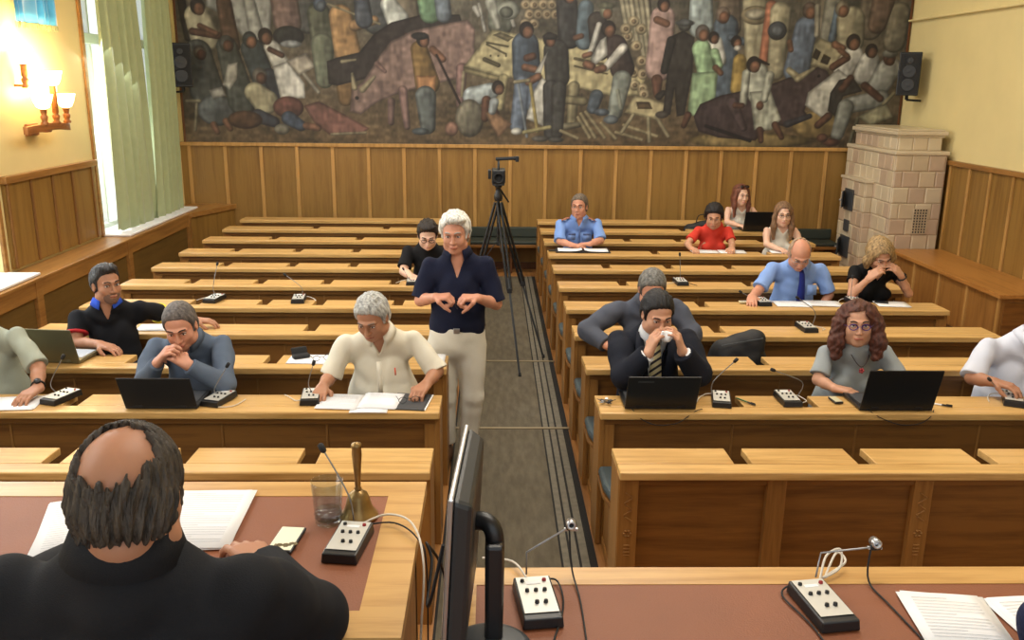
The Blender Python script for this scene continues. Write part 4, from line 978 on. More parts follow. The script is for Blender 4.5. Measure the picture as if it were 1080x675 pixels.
# ================================================================== SMALL OBJECTS
M_PLATE = mat('panel_plate', (206, 204, 196), .4, .3)
def mic_unit(label, x, y, z, rz, neck, cable=None, cable_mat=None, s=1., group=None, head='foam', clip=None):
    """conference unit: black box, pale keypad plate, bent stem with a small microphone.  neck/cable: offsets from the box centre"""
    root = thing('microphone_unit', label, 'microphone', (x, y, z), 0, group)
    R = Matrix.Rotation(rz, 4, 'Z') @ Matrix.Scale(s, 4)
    b = MB(); w, d, h = .05, .094, .032
    b.add([R @ Vector(v) for v in [(-w, -d, 0), (w, -d, 0), (w, d, 0), (-w, d, 0), (-w + .003, -d + .003, h - .004), (w - .003, -d + .003, h - .004), (w - .003, d - .003, h), (-w + .003, d - .003, h)]], [(3, 2, 1, 0), (4, 5, 6, 7), (0, 1, 5, 4), (1, 2, 6, 5), (2, 3, 7, 6), (3, 0, 4, 7)])
    b.build('housing', M_BLACK, root, .003)
    p = MB(); p.add([R @ Vector(v) for v in [(-.042, -.070, h - .001), (.042, -.070, h - .001), (.042, .086, h + .0018), (-.042, .086, h + .0018)]], [(0, 1, 2, 3)]); p.build('key_plate', M_PLATE, root)
    for bx, by, c in ((-.028, .066, 0), (.028, .066, 1), (-.022, .022, 0), (0, .022, 0), (.022, .022, 0), (-.006, -.030, 0), (.016, -.030, 0)):
        k = MB(); k.lathe([(.0058, 0), (.0050, .007), (0, .008)], seg=10, M=R @ Matrix.Translation((bx, by, h)))
        k.build('button', mat('button_red', (150, 30, 36), .4) if c else M_BLACK, root)
    q = MB(); q.box(-.02, .016, .052, .064, h, h + .0022, 0, R); q.build('label_strip', M_WHITE, root)
    pts = [Vector(v) for v in neck]
    n = MB(); n.tube(smooth_path(pts, 5) if head != 'angle' else pts, .0026 * s, 6); n.build('stem', M_STEEL, root)
    t = (pts[-1] - pts[-2]).normalized(); M = Matrix.Translation(pts[-1]) @ t.to_track_quat('Z', 'Y').to_matrix().to_4x4()
    m = MB(); m.lathe([(.004, -.006), (.0085, -.002), (.0095, .012), (.0085, .022), (.0, .026)], seg=12, M=M @ Matrix.Scale(s, 4)); m.build('microphone_head', M_BLACKM, root)
    if clip:
        c = MB(); cv = Vector(clip); c.lathe([(.004, -.012), (.011, -.012), (.011, .012), (.006, .014), (.006, .004), (0, .004)], seg=12, M=Matrix.Translation(cv + Vector((0, 0, .01))) @ Matrix.Rotation(PI / 2.2, 4, 'X')); c.build('clip_microphone', M_SILVER, root)
        c = MB(); c.box(-.016, .016, -.004, .004, -.006, .0, 0, Matrix.Translation(cv)); c.build('clip', M_SILVER, root, .001)
    for i, cb in enumerate(cable or []):
        c = MB(); c.tube(smooth_path(cb[1:], 6), .0028 if cb[0] == 'w' else .0022, 6); c.build('cable', M_CABLEW if cb[0] == 'w' else M_BLACKM, root)
    return root
G1 = 'microphone units on the desk rows'
DZ = .752
def cab(side): return [('w', (0, .09, .012), (side * .05, .11, .006), (side * .10, .06, .003), (side * .13, -.01, .003))]
mic_unit('microphone unit beside the watch wrist of the man at left edge', -2.215, 4.40, DZ, -.35, [(-.04, .03, .03), (-.045, .0, .09), (.02, .02, .215)], cab(-1), group=G1)
mic_unit('microphone unit right of the black laptop on the second left desk row', -1.40, 4.38, DZ, -.3, [(-.02, .03, .03), (-.02, .0, .07), (.045, .02, .18)], [('w', (0, .09, .012), (-.04, -.02, .004), (.0, -.09, .003), (.09, -.08, .003), (.13, .02, .003))], group=G1)
mic_unit('microphone unit at the elbow of the man in the cream shirt', -.935, 4.41, DZ, .1, [(-.0, .03, .03), (-.01, .0, .09), (.02, .0, .19)], [('w', (-.03, -.02, .01), (-.07, -.03, .003), (-.12, .03, .003), (-.15, .06, .003))], group=G1)
mic_unit('microphone unit on the empty fifth left desk row, nearer the window', -2.08, 6.58, DZ, -.2, [(0, .03, .03), (-.01, .02, .10), (.02, .06, .26)], cab(-1), group=G1)
mic_unit('microphone unit on the empty fifth left desk row, nearer the aisle', -1.45, 6.58, DZ, .1, [(.02, .03, .03), (.02, .02, .10), (-.09, .02, .19)], cab(1), group=G1)
mic_unit('microphone unit in front of the young man in black T-shirt', -.655, 7.215, DZ, .05, [(-.03, .03, .03), (-.05, .04, .07), (-.07, .06, .10)], cab(-1), group=G1, s=.9)
mic_unit('microphone unit with stem leaning right, beside the suited man laptop', 1.205, 4.385, DZ, -.2, [(-.045, .03, .03), (-.045, .01, .11), (.06, .02, .215)], cab(-1), group=G1)
mic_unit('microphone unit left of the woman in the grey T-shirt', 1.56, 4.40, DZ, .02, [(.065, .03, .02), (.075, .02, .10), (-.09, -.02, .175)], [('w', (.05, .05, .01), (.08, .08, .003), (.10, .0, .003), (.07, -.03, .003))], group=G1)
mic_unit('microphone unit at the right edge under the hand in white sleeve', 2.76, 4.40, DZ, -.45, [(-.03, .03, .03), (-.08, .03, .07), (-.13, .01, .115)], cab(-1), group=G1)
mic_unit('microphone unit on the fourth right desk row above the red-haired woman', 2.15, 5.83, DZ, .05, [(.05, .03, .02), (.055, .02, .12), (-.08, -.02, .22)], [('w', (.05, .05, .01), (.10, .06, .003), (.13, .0, .003), (.10, -.03, .003))], group=G1)
mic_unit('microphone unit in front of the man with the blue tie', 2.06, 6.565, DZ, .05, [(-.05, .04, .03), (-.1, .06, .05), (-.14, .07, .07)], cab(1), group=G1)
mic_unit('microphone unit at the elbow of the woman in black', 2.79, 6.60, DZ, .05, [(-.02, .03, .03), (-.03, .02, .08), (-.03, .02, .19)], cab(-1), group=G1)
mic_unit('microphone unit standing alone on the sixth right desk row', 1.58, 7.26, DZ, .05, [(0, .03, .03), (0, .03, .10), (-.01, .04, .23)], [('b', (.05, .0, .01), (.08, -.02, .003), (.12, -.09, .003)), ('w', (-.05, .0, .01), (-.10, -.02, .003), (-.13, .03, .003))], group=G1)
G2 = 'microphone units on the front tables'
mic_unit('microphone unit in front of the brass bell on the left front table', -.343, 1.96, TT, -.13, [(.0, .09, .025), (-.005, .085, .08), (-.03, .10, .13), (-.075, .13, .195)], [('w', (.02, .10, .01), (.08, .13, .02), (.15, .06, .03), (.185, -.05, -.02), (.18, -.12, -.2), (.175, -.13, -.5)), ('b', (.02, .09, .01), (.10, .10, .012), (.165, .02, .012), (.19, -.02, -.05), (.19, -.04, -.4))], group=G2, s=.87)
mic_unit('microphone unit next to the monitor on the right front table', .102, 1.70, TT, .12, [(-.02, .10, .02), (-.02, .10, .075), (.075, .14, .115)], [('b', (.02, .095, .01), (.05, .09, .008), (.055, -.01, .003), (.01, -.2, .003), (.0, -.35, .003)), ('b', (.078, .14, .11), (.085, .12, .02), (.095, .0, .003), (.09, -.3, .003)), ('w', (-.02, .10, .012), (-.05, .17, .012), (-.12, .2, .004))], head='angle', clip=(.082, .143, .112), group=G2, s=.87)
mic_unit('microphone unit alone in the middle of the right front table', .715, 1.685, TT, .14, [(.02, .10, .02), (.03, .11, .075), (.155, .13, .078)], [('b', (-.04, .085, .012), (-.07, .05, .004), (-.04, -.08, .003), (-.03, -.3, .003)), ('b', (.152, .13, .073), (.142, .10, .01), (.155, .0, .003), (.19, -.3, .003)), ('w', (.03, .10, .012), (.06, .15, .045), (.10, .17, .05), (.09, .14, .02), (.04, .11, .012), (.11, .16, .022), (.10, .19, .03), (.05, .12, .01))], head='angle', clip=(.162, .133, .078), group=G2, s=.87)

# ---- laptops
def laptop(label, x0, x1, y, h, tilt, m, rz=0., depth=.235, z=DZ, mark=False):
    w = (x1 - x0) / 2; cx = (x0 + x1) / 2
    root = thing('laptop', label, 'laptop', (cx, y, z), rz, 'open laptops on the desk rows')
    MB().box(-w, w, 0, depth, .002, .020).build('base', m, root, .004)
    MB().box(-w + .02, w - .02, .06, depth - .02, .0201, .0215).build('keyboard', mat('keyboard_grey', (70, 72, 76), .5) if m is not M_LAPG else mat('keyboard_pale', (176, 184, 196), .4), root)
    M = Matrix.Translation((0, .006, .016)) @ Matrix.Rotation(tilt, 4, 'X')
    b = MB(); b.box(-w, w, -.008, .0, 0, h, 0, M); lid = b.build('screen_lid', m, root, .004)
    b = MB(); b.box(-w + .012, w - .012, 0.0002, .0012, .014, h - .012, 0, M); b.build('screen', mat('screen_dark', (30, 34, 42), .2), root)
    if mark: b = MB(); b.box(-w + .05, -w + .13, -.0088, -.008, h - .036, h - .026, 0, M); b.build('lid_mark', M_DGREY, root)
    for q in (-1, 1): b = MB(); b.box(q * w * .6 - .02, q * w * .6 + .02, -.006, .014, .008, .024); b.build('hinge', m, root, .002)
    return root
M_LAPG = mat('laptop_grey', (112, 108, 84), .35, .5)
laptop('black laptop in front of the man with the tissue', .683, 1.048, 4.272, .205, .42, M_BLACK, mark=True)
laptop('black laptop in front of the man with clasped hands', -1.835, -1.475, 4.262, .19, .42, M_BLACKM)
laptop('black laptop in front of the woman in the grey T-shirt', 1.885, 2.262, 4.255, .235, .30, M_BLACK)
laptop('grey laptop in front of the man in the black polo shirt', -2.74, -2.385, 5.02, .215, .30, M_LAPG, -.10)
laptop('black laptop hiding the woman with sunglasses on her head', 2.855, 3.20, 10.02, .235, .35, M_BLACK)
def cable(label, pts, m=None, r=.0022):
    g = MB(); g.tube(smooth_path(pts, 6), r, 6); o = g.build('cable', m or M_BLACKM); tag(o, label, 'cable'); return o
cable('black cable hanging over the desk edge below the tissue man laptop', [(.70, 4.33, .765), (.72, 4.26, .757), (.76, 4.222, .72), (.84, 4.212, .69), (.94, 4.212, .70), (1.0, 4.222, .735), (1.05, 4.25, .756), (1.08, 4.27, .755)])
cable('black cable hanging over the desk edge below the grey T-shirt woman laptop', [(1.90, 4.30, .757), (1.93, 4.245, .757), (1.98, 4.218, .73), (2.08, 4.212, .695), (2.18, 4.212, .70), (2.24, 4.222, .735), (2.27, 4.26, .756)])
cable('black cable from the monitor hanging behind the left front table', [(-.10, 1.72, 1.40), (-.13, 1.75, 1.25), (-.15, 1.90, 1.15), (-.145, 2.0, 1.20), (-.16, 2.05, 1.22), (-.12, 2.2, 1.0), (-.12, 2.2, .53)], r=.004)

# ---- papers and small things on desks
def sheets(label, x, y, z, w, d, rz, n=1, name='paper_sheet', cat='paper', group=None, txt=True, jitter=.006):
    root = thing(name, label, cat, (x, y, z), rz, group); g = MB(); r = random.Random(int(x * 100))
    for k in range(n):
        M = Matrix.Rotation(r.uniform(-.05, .05) if k else 0, 4, 'Z') @ Matrix.Translation((r.uniform(-jitter, jitter) if k else 0, r.uniform(-jitter, jitter) if k else 0, 0))
        nu = 6; zz = .001 + .0011 * k
        g.grid(lambda u, v: M @ Vector(((u - .5) * w, (v - .5) * d, zz + .0015 * math.sin(u * PI) * (k == n - 1))), 6, 2)
    g.build('sheet', M_PAPER, root, solid=.0009)
    if txt:
        t = MB(); zt = .0024 + .0011 * (n - 1)
        rows = int(d / .012) - 3
        for i in range(rows):
            yy = d / 2 - .022 - i * .012; L = w * .78 * (1 if i % 5 else .55)
            t.grid(lambda u, v: (-w * .39 + u * L, yy - .0016 * v, zt + .0016 * math.sin((.5 + (-.39 + u * L / w)) * PI)), 5, 1)
        o = t.build('printed_lines', mat('print_grey', (176, 178, 184), .9), root); o['kind'] = 'stuff'
    return root
sheets('white papers under the hand of the man at the left edge', -2.44, 4.335, DZ, .28, .20, .1, 3, txt=False)
sheets('single white sheet on the third left desk row beside the grey laptop', -1.80, 5.05, DZ, .17, .12, .0, 1, txt=False)
sheets('white sheets on the fourth left desk row under the polo man arm', -2.23, 5.80, DZ, .24, .16, .05, 3, txt=False)
sheets('white sheets on the third left desk row under the dark glasses case', -1.05, 5.10, DZ, .30, .17, -.05, 2, txt=False)
sheets('left white page before the man in the cream shirt', -.775, 4.365, DZ + .003, .21, .215, -.1, 3)
sheets('right white page before the man in the cream shirt', -.57, 4.375, DZ + .004, .20, .22, -.12, 3)
sheets('white sheet jutting over the desk edge below the cream shirt man pages', -.615, 4.315, DZ, .19, .20, .0, 1, txt=False)
sheets('white paper on the third left desk end before the standing man', -.345, 5.11, DZ, .14, .20, 0, 2, txt=False)
sheets('left page before the man with the blue tie', 2.29, 6.545, DZ + .001, .26, .17, -.08, 2)
sheets('right page before the man with the blue tie', 2.53, 6.56, DZ + .003, .26, .17, -.12, 2)
sheets('white sheets under the black phone before the woman in black', 3.06, 6.555, DZ, .24, .16, -.1, 3, txt=False)
sheets('left open page before the woman in red', 2.12, 8.735, DZ, .26, .17, .0, 3)
sheets('right open page before the woman in red', 2.40, 8.735, DZ, .26, .17, -.04, 3)
sheets('white papers before the woman with long brown hair', 2.92, 8.745, DZ, .26, .16, -.1, 3, txt=False)
def box_thing(name, label, cat, loc, size, rz, m, bevel=.004, parts=None, group=None):
    root = thing(name, label, cat, loc, rz, group); sx, sy, sz = size
    MB().box(-sx / 2, sx / 2, -sy / 2, sy / 2, 0, sz).build('body', m, root, bevel)
    for nm, (x0, x1, y0, y1, z0, z1), mm in (parts or []): MB().box(x0, x1, y0, y1, z0, z1).build(nm, mm, root, min(bevel, .002))
    return root
# folder with spectacles before the cream-shirt man
box_thing('folder', 'dark grey folder with white edge under the hand of the cream shirt man', 'folder', (-.415, 4.37, DZ), (.19, .235, .006), -.12, mat('folder_dark', (58, 60, 64), .5), .001, [('paper_block', (.088, .1, -.115, .115, 0, .006), M_PAPER)])
def spectacles(label, loc, rz, s=1.):
    root = thing('eyeglasses', label, 'glasses', loc, rz); g = MB()
    for q in (-1, 1): g.tube([(q * .032 + .02 * math.cos(t), 0, .018 + .016 * math.sin(t)) for t in [2 * PI * i / 14 for i in range(15)]], .0018, 5)
    g.tube([(-.012, 0, .022), (0, .002, .026), (.012, 0, .022)], .0018, 5); g.build('frame', M_BLACK, root)
    for q in (-1, 1): g = MB(); g.tube([(q * .054, 0, .024), (q * .056, .06, .020), (q * .050, .11, .004)], .0018, 5); g.build('temple', M_BLACK, root)
spectacles('black eyeglasses lying on the dark grey folder', (-.42, 4.34, DZ + .007), .25)
r = box_thing('glasses_case', 'dark open glasses case standing on sheets, third left desk row', 'case', (-1.135, 5.13, DZ + .002), (.10, .06, .025), .5, M_BLACKM, .01)
g = MB(); g.prism([(-.05, .012), (.05, .012), (.045, .03), (-.045, .03)], .02, .068, 0, Matrix.Rotation(-.35, 4, 'X')); g.build('case_lid', M_BLACKM, r, .008)
spectacles('thin eyeglasses lying on the white sheets beside the dark case', (-1.0, 5.07, DZ + .003), .4)
def pen(label, loc, rz, m, L=.14):
    root = thing('pen', label, 'pen', loc, rz); g = MB(); R = Matrix.Rotation(PI / 2, 4, 'Y')
    g.lathe([(.0, -L / 2), (.002, -L / 2 + .01), (.0045, -L / 2 + .025), (.0045, L / 2 - .03)], seg=8, M=R); g.build('barrel', m, root)
    g = MB(); g.lathe([(.0052, L / 2 - .05), (.0052, L / 2), (0, L / 2 + .001)], seg=8, M=R); g.box(-L / 2 + .02 + L - .05 - .0, L / 2 + .0, -.001, .001, .0, .008); g.build('cap', M_BLACKM, root)
pen('dark green pen right of the leaning microphone unit', (1.33, 4.385, DZ + .005), -1.0, mat('pen_green', (40, 90, 50), .4))
pen('white pen right of the grey T-shirt woman laptop', (2.34, 4.34, DZ + .005), -.5, M_WHITE, .12)
box_thing('mobile_phone', 'small phone with cream front near the grey T-shirt woman elbow', 'phone', (1.815, 4.40, DZ), (.045, .09, .012), .1, M_BLACK, .004, [('front_glass', (-.019, .019, -.04, .04, .0121, .0128), mat('phone_cream', (205, 196, 160), .3))])
box_thing('mobile_phone', 'small pale phone beside the hand of the blue tie man', 'phone', (1.93, 6.59, DZ), (.075, .045, .012), 0, mat('phone_cream', (205, 196, 160), .3), .004, [('front_glass', (-.03, .03, -.018, .018, .0121, .0127), M_PLATE)])
box_thing('mobile_phone', 'black phone on the sheets before the woman in black', 'phone', (2.99, 6.59, DZ + .005), (.10, .055, .01), -.4, M_BLACK, .004, [('front_glass', (-.045, .045, -.023, .023, .0101, .0107), mat('screen_dark', (30, 34, 42), .2))])
box_thing('mobile_phone', 'black phone near the polo shirt man hand, fourth left row', 'phone', (-2.10, 5.83, DZ), (.10, .055, .01), .3, M_BLACK, .004, [('front_glass', (-.045, .045, -.023, .023, .0101, .0107), mat('screen_dark', (30, 34, 42), .2))])
# keys / small clips left of the suited man's laptop
kr = thing('key_bunch', 'bunch of black and steel keys on the second right desk corner', 'keys', (.600, 4.365, DZ))
g = MB(); g.tube([(.016 * math.cos(t), .016 * math.sin(t), .006) for t in [2 * PI * i / 14 for i in range(15)]], .0016, 5); g.build('ring', M_SILVER, kr)
for i, a in enumerate((.3, 1.4, 2.6, 3.8, 5.1)):
    M = Matrix.Rotation(a, 4, 'Z') @ Matrix.Rotation(-.12, 4, 'Y'); g = MB(); g.box(.014, .034, -.009, .009, .004, .012 + .004 * (i % 2), 0, M); g.box(.03, .055, -.003, .003, .005, .008, 0, M); g.build('key', M_BLACK if i % 2 == 0 else M_SILVER, kr, .001)
# officer's open notebook
nb_ = thing('notebook', 'open notebook in a black cover before the uniformed man', 'notebook', (.905, 8.72, DZ), -.02)
MB().box(-.27, .27, -.10, .10, 0, .008).build('cover', M_BLACKM, nb_, .004)
for q in (-1, 1):
    g = MB(); g.grid(lambda u, v: (q * (.012 + u * .235), (v - .5) * .175, .010 + .018 * math.exp(-u * 5) + .004 * u), 8, 2); g.build('page', M_PAPER, nb_, solid=.002)
box_thing('pen_case', 'small dark case on the eighth right desk end beside the notebook', 'case', (.60, 8.72, DZ), (.07, .035, .012), 0, mat('dark_olive_case', (52, 44, 24), .6), .004)
# bags on the benches
def bag(label, x, y, z, w, h, d, handle):
    root = thing('bag', label, 'bag', (x, y, z)); F = Field((-w / 2 - .06, -d / 2 - .06, -.03), (w / 2 + .06, d / 2 + .06, h + .06), .009)
    F.cone((-w / 2 + d * .5, 0, d * .5), (w / 2 - d * .5, 0, d * .5), d * .5, d * .5, .03); F.cone((-w / 2 + d * .62, 0, h * .62), (w / 2 - d * .45, 0, h - d * .40), d * .42, d * .38, .05)
    F.cone((-w * .2, 0, h * .4), (w * .25, 0, h * .5), d * .5, d * .48, .05); F.wrinkle(.004, 42, 5)
    link_mesh('bag_body', F.mesh('bag_body'), mat('bag_black', (30, 30, 32), .7, bump=.3, bscale=120), root)
    for q in handle:
        g = MB(); g.tube(smooth_path([(q[0], -.02, h * .8), (q[0] + .03, -.03, h + q[2]), (q[1] - .03, -.03, h + q[2]), (q[1], -.02, h * .85)], 5), .006, 6); g.build('bag_handle', M_BLACKM, root)
    g = MB(); g.tube([(-w * .3, -d * .44, h * .78), (w * .36, -d * .40, h * .90)], .003, 5); g.build('zip', M_DGREY, root)
bag('large black bag lying on the bench beside the suited man', 1.575, 5.47, .457, .40, .395, .20, [])
bag('small black handbag with a loop handle beside the woman in red', 2.47, 10.50, .457, .44, .37, .18, [(-.05, .12, .04)])

# ---- left front table things
pz = TT + .001
sheets('tall stack of printed pages right of the balding man head', -.745, 2.10, pz, .215, .315, .04, 5, group=None)
sheets('stack of printed pages left of the balding man head', -1.02, 2.07, pz, .215, .30, .28, 5)
box_thing('mobile_phone', 'black phone showing a pale picture on the brown leather', 'phone', (-.498, 1.985, pz), (.064, .124, .009), -.10, M_BLACK, .006, [('screen', (-.028, .028, -.056, .056, .0091, .0098), mat('phone_picture', (226, 220, 190), .2, emit=(226, 220, 196), estr=.35))])
tb = [o for o in bpy.data.objects if o.name.startswith('mobile_phone') and o.get('label', '').startswith('black phone showing')][0]
g = MB(); 
for k in range(7): g.box(-.018 + k * .004, -.008 + k * .004, -.045 + .003 * (k % 3), -.030 + .004 * (k % 2), .0098, .0101, 0, Matrix.Rotation(.1 * k, 4, 'Z'))
g.build('screen_flowers', mat('flower_dark', (120, 104, 70), .4), tb)
M_TUMBLER = thin_glass('tumbler_glass', (238, 242, 244))
gl = thing('drinking_glass', 'clear tumbler with a little water beside the brass bell', 'glass', (-.413, 2.085, pz))
g = MB(); g.lathe([(0, .0), (.031, .0), (.033, .004), (.0405, .112), (.0405, .115), (.0385, .115), (.0305, .012), (0, .012)], seg=40); g.build('glass_wall', M_TUMBLER, gl)
g = MB(); g.lathe([(0, .0125), (.0303, .0125), (.0326, .036), (0, .036)], seg=32); g.build('water', M_TUMBLER, gl)
g = MB()
for k in range(10):
    a = 2 * PI * k / 10; g.lathe([(0, -.007), (.005, 0), (0, .007)], .0335 * math.cos(a), .0335 * math.sin(a), .022, 6)
g.build('cut_ornament', M_TUMBLER, gl)
bl = thing('hand_bell', 'old brass hand bell with turned handle', 'bell', (-.340, 2.115, pz)); bl.scale = (1.13, 1.13, 1.13)
g = MB(); g.lathe([(.043, .0), (.045, .003), (.043, .008), (.036, .016), (.030, .030), (.026, .046), (.021, .058), (.010, .066), (.006, .068)], seg=32); g.lathe([(.041, .001), (.034, .014), (.024, .044), (.0, .06)], seg=32); g.build('bell_body', M_BRASS, bl)
g = MB(); g.lathe([(.006, .066), (.009, .070), (.006, .075), (.007, .082), (.0075, .10), (.0095, .13), (.0115, .155), (.0105, .168), (.0125, .172), (.011, .180), (.0, .184)], seg=20); g.build('bell_handle', M_BRASS, bl)
g = MB(); g.lathe([(0, -.006), (.006, 0), (0, .006)], 0, 0, .012, 10); g.tube([(0, 0, .055), (0, 0, .015)], .0015, 5); g.build('clapper', M_DGREY, bl)

# ---- papers on the right table
sheets('printed page lying skewed at the lower right table', .985, 1.64, pz, .175, .20, -.12, 4)
sheets('printed page at the right corner partly under the dark sleeve', 1.19, 1.63, pz, .19, .20, .05, 3)

# ---- monitor seen edge-on
mo = thing('monitor', 'flat black monitor with silver bezel seen edge-on between the front tables', 'monitor', (.0, 1.60, TT))
Mm = Matrix.Translation((-.074, .045, .0)) @ Matrix.Rotation(math.radians(-3), 4, 'Z') @ Matrix.Rotation(math.radians(3), 4, 'Y')
def mbx(nm, a, m, bv=.004): g = MB(); g.box(*a, 0, Mm); return g.build(nm, m, mo, bv)
mbx('screen_frame', (-.012, -.002, -.18, .19, .03, .368), M_SILVER, .003)
mbx('screen', (-.0132, -.0115, -.166, .176, .046, .354), mat('screen_grey_lilac', (96, 92, 100), .25))
g = MB(); vs = [(-.002, -.178, .032), (-.002, .188, .032), (-.002, .188, .366), (-.002, -.178, .366), (.034, -.165, .05), (.034, .165, .05), (.034, .165, .350), (.034, -.165, .350)]
g.add([Mm @ Vector(v) for v in vs], [(0, 3, 2, 1), (4, 5, 6, 7), (0, 1, 5, 4), (1, 2, 6, 5), (2, 3, 7, 6), (3, 0, 4, 7)]); g.build('rear_shell', mat('monitor_shell', (40, 42, 44), .42), mo, .010)
g = MB(); g.tube(smooth_path([(-.035, .02, .245), (-.010, .01, .250), (.006, 0, .235), (.010, 0, .18), (.008, 0, .02)], 5), [.019] * 21, 10); g.build('stand_arm', M_BLACK, mo)
g = MB(); g.box(-.010, .026, -.036, .036, .0, .22); g.build('stand_column', M_BLACK, mo, .008)
g = MB(); g.lathe([(0, 0), (.085, 0), (.085, .006), (.072, .012), (0, .016)], 0, -.05, 0, seg=36); g.build('stand_base', M_DGREY, mo)

# ---- video camera on tripod in the aisle
tp = thing('camera_tripod', 'tall black tripod with steel leg sections standing in the aisle', 'tripod', (.10, 7.35, .008))
ap = Vector((-.045, 0, 1.44))
for nm, f in (('leg', (.14, -.32, 0)), ('leg', (.365, .205, 0)), ('leg', (-.425, .055, 0))):
    f = Vector(f); g = MB(); k = ap + (f - ap) * .52
    for q in (-1, 1):
        o = Vector((q * .015, 0, 0)); g.tube([ap + o + (f - ap) * .03, k + o], .0115, 8)
    g.tube([ap + (f - ap) * .45, f], .0095, 8, 1); leg = g.build('leg', [M_BLACK, M_DGREY], tp)
    g = MB(); g.lathe([(.014, 0), (.010, .03), (0, .032)], f.x, f.y, 0, 10); g.build('rubber_foot', M_BLACKM, leg)
    g = MB(); g.box(-.02, .02, -.014, .014, -.02, .02, 0, Matrix.Translation(k)); g.build('leg_clamp', M_BLACKM, leg, .004)
    g = MB(); g.tube([ap + Vector((0, 0, -.35)), ap + (f - ap) * .40], .004, 6); g.build('spreader', M_BLACK, tp)
g = MB(); g.tube([ap + Vector((0, 0, .06)), ap + Vector((0, 0, -.40))], .012, 10); g.build('centre_column', M_BLACK, tp)
g = MB(); g.lathe([(.03, -.03), (.036, -.01), (.036, .02), (.022, .05), (.022, .08), (.03, .085), (.03, .10), (0, .10)], ap.x, ap.y, ap.z, 18); g.build('pan_head', M_BLACK, tp)
g = MB(); g.tube([ap + Vector((.02, .0, .06)), ap + Vector((.085, .10, -.05))], .007, 8); g.build('pan_handle', M_BLACKM, tp)
vc = thing('video_camera', 'black video camera with a top microphone on the aisle tripod', 'camera', (.055, 7.35, 1.548))
MB().box(-.055, .055, -.10, .12, .02, .13).build('camera_body', M_BLACK, vc, .010)
MB().box(-.05, .05, -.05, .06, .0, .02).build('mounting_plate', M_DGREY, vc, .003)
g = MB(); g.lathe([(.036, 0), (.040, .05), (.042, .07), (.034, .07), (.030, .04), (0, .04)], seg=20, M=Matrix.Translation((0, -.10, .072)) @ Matrix.Rotation(PI / 2, 4, 'X')); g.build('lens', M_BLACKM, vc)
g = MB(); g.tube(smooth_path([(0, .09, .13), (0, .08, .185), (0, -.06, .185), (0, -.08, .13)], 4), .009, 8); g.build('carry_handle', M_BLACK, vc)
g = MB(); g.lathe([(.0, -.09), (.014, -.088), (.014, .06), (.016, .062), (.016, .10), (0, .102)], seg=14, M=Matrix.Translation((.065, -.01, .215)) @ Matrix.Rotation(PI / 2 - .05, 4, 'Y')); g.build('top_microphone', M_BLACKM, vc)
g = MB(); g.box(.135, .165, -.03, .0, .19, .235); g.build('microphone_holder', M_BLACK, vc, .004)
g = MB(); g.box(-.085, -.06, -.02, .08, .05, .12); g.build('side_screen', M_BLACK, vc, .004)

# ---- loudspeakers
def speaker(label, loc, rz, h, w, d, arm):
    root = thing('loudspeaker', label, 'speaker', loc, rz, 'wall loudspeakers')
    m = MB(); m.prism([(-w / 2, -d / 2), (w / 2, -d / 2), (w * .36, d / 2), (-w * .36, d / 2)], 0, h); m.build('cabinet', M_BLACK, root, .012)
    m = MB(); m.box(-w / 2 + .015, w / 2 - .015, -d / 2 - .006, -d / 2, .02, h - .02); m.build('front_grille', mat('speaker_grille', (30, 31, 34), .8, bump=.6, bscale=400), root, .004)
    for z, r in ((.13, .075), (.29, .075), (.42, .035)):
        q = MB(); q.lathe([(r, .0), (r, .004), (r * .86, .004), (r * .5, .001), (r * .2, .004), (0, .005)], seg=24, M=Matrix.Translation((0, -d / 2 - .006, z * h / .52)) @ Matrix.Rotation(PI / 2, 4, 'X')); q.build('driver_cone', mat('driver_dark', (40, 42, 46), .5), root)
    q = MB(); q.tube([(0, .0, -.05), (0, .0, .02)], .02, 8); q.tube([(0, 0, -.05), arm], .013, 8); q.build('wall_bracket', M_BLACKM, root)
speaker('black loudspeaker on the left between curtain and mural', (-3.735, 11.25, 2.27), .25, .51, .25, .24, (-.1, .22, -.06))
speaker('black loudspeaker on the right wall above the tiled stove', (4.99, 10.98, 2.26), -.45, .50, .25, .24, (.16, .06, -.06))
# ---- blue banner with fringe
bn = thing('banner', 'bright blue gathered banner with a fringe, high on the left wall', 'banner', (XW + .05, 7.66, 2.80))
def bnf(u, v): return (.028 + .020 * math.sin(u * 34 + 2.2 * math.sin(u * 9)) + .008 * math.sin(v * 14 + u * 20), .02 + u * .72 - .02 * v, 1.25 * v + .10 * (1 - u) * (1 - v) * (-.0))
g = MB(); g.grid(bnf, 90, 14); g.build('cloth', mat('banner_blue', (52, 146, 206), .45, sheen=.4), bn, solid=.004)
g = MB()
for k in range(110): u = k / 109; p = bnf(u, 0); g.tube([(p[0], p[1], .0), (p[0] + .004 * math.sin(k), p[1], -.045 - .008 * math.sin(k * 2.3))], .0032, 4)
o = g.build('fringe', mat('banner_fringe', (176, 176, 124), .7), bn); o['kind'] = 'stuff'
g = MB(); g.tube([(.03, -.05, 1.26), (.03, .8, 1.26)], .012, 10); g.build('rod', M_BRASS, bn)

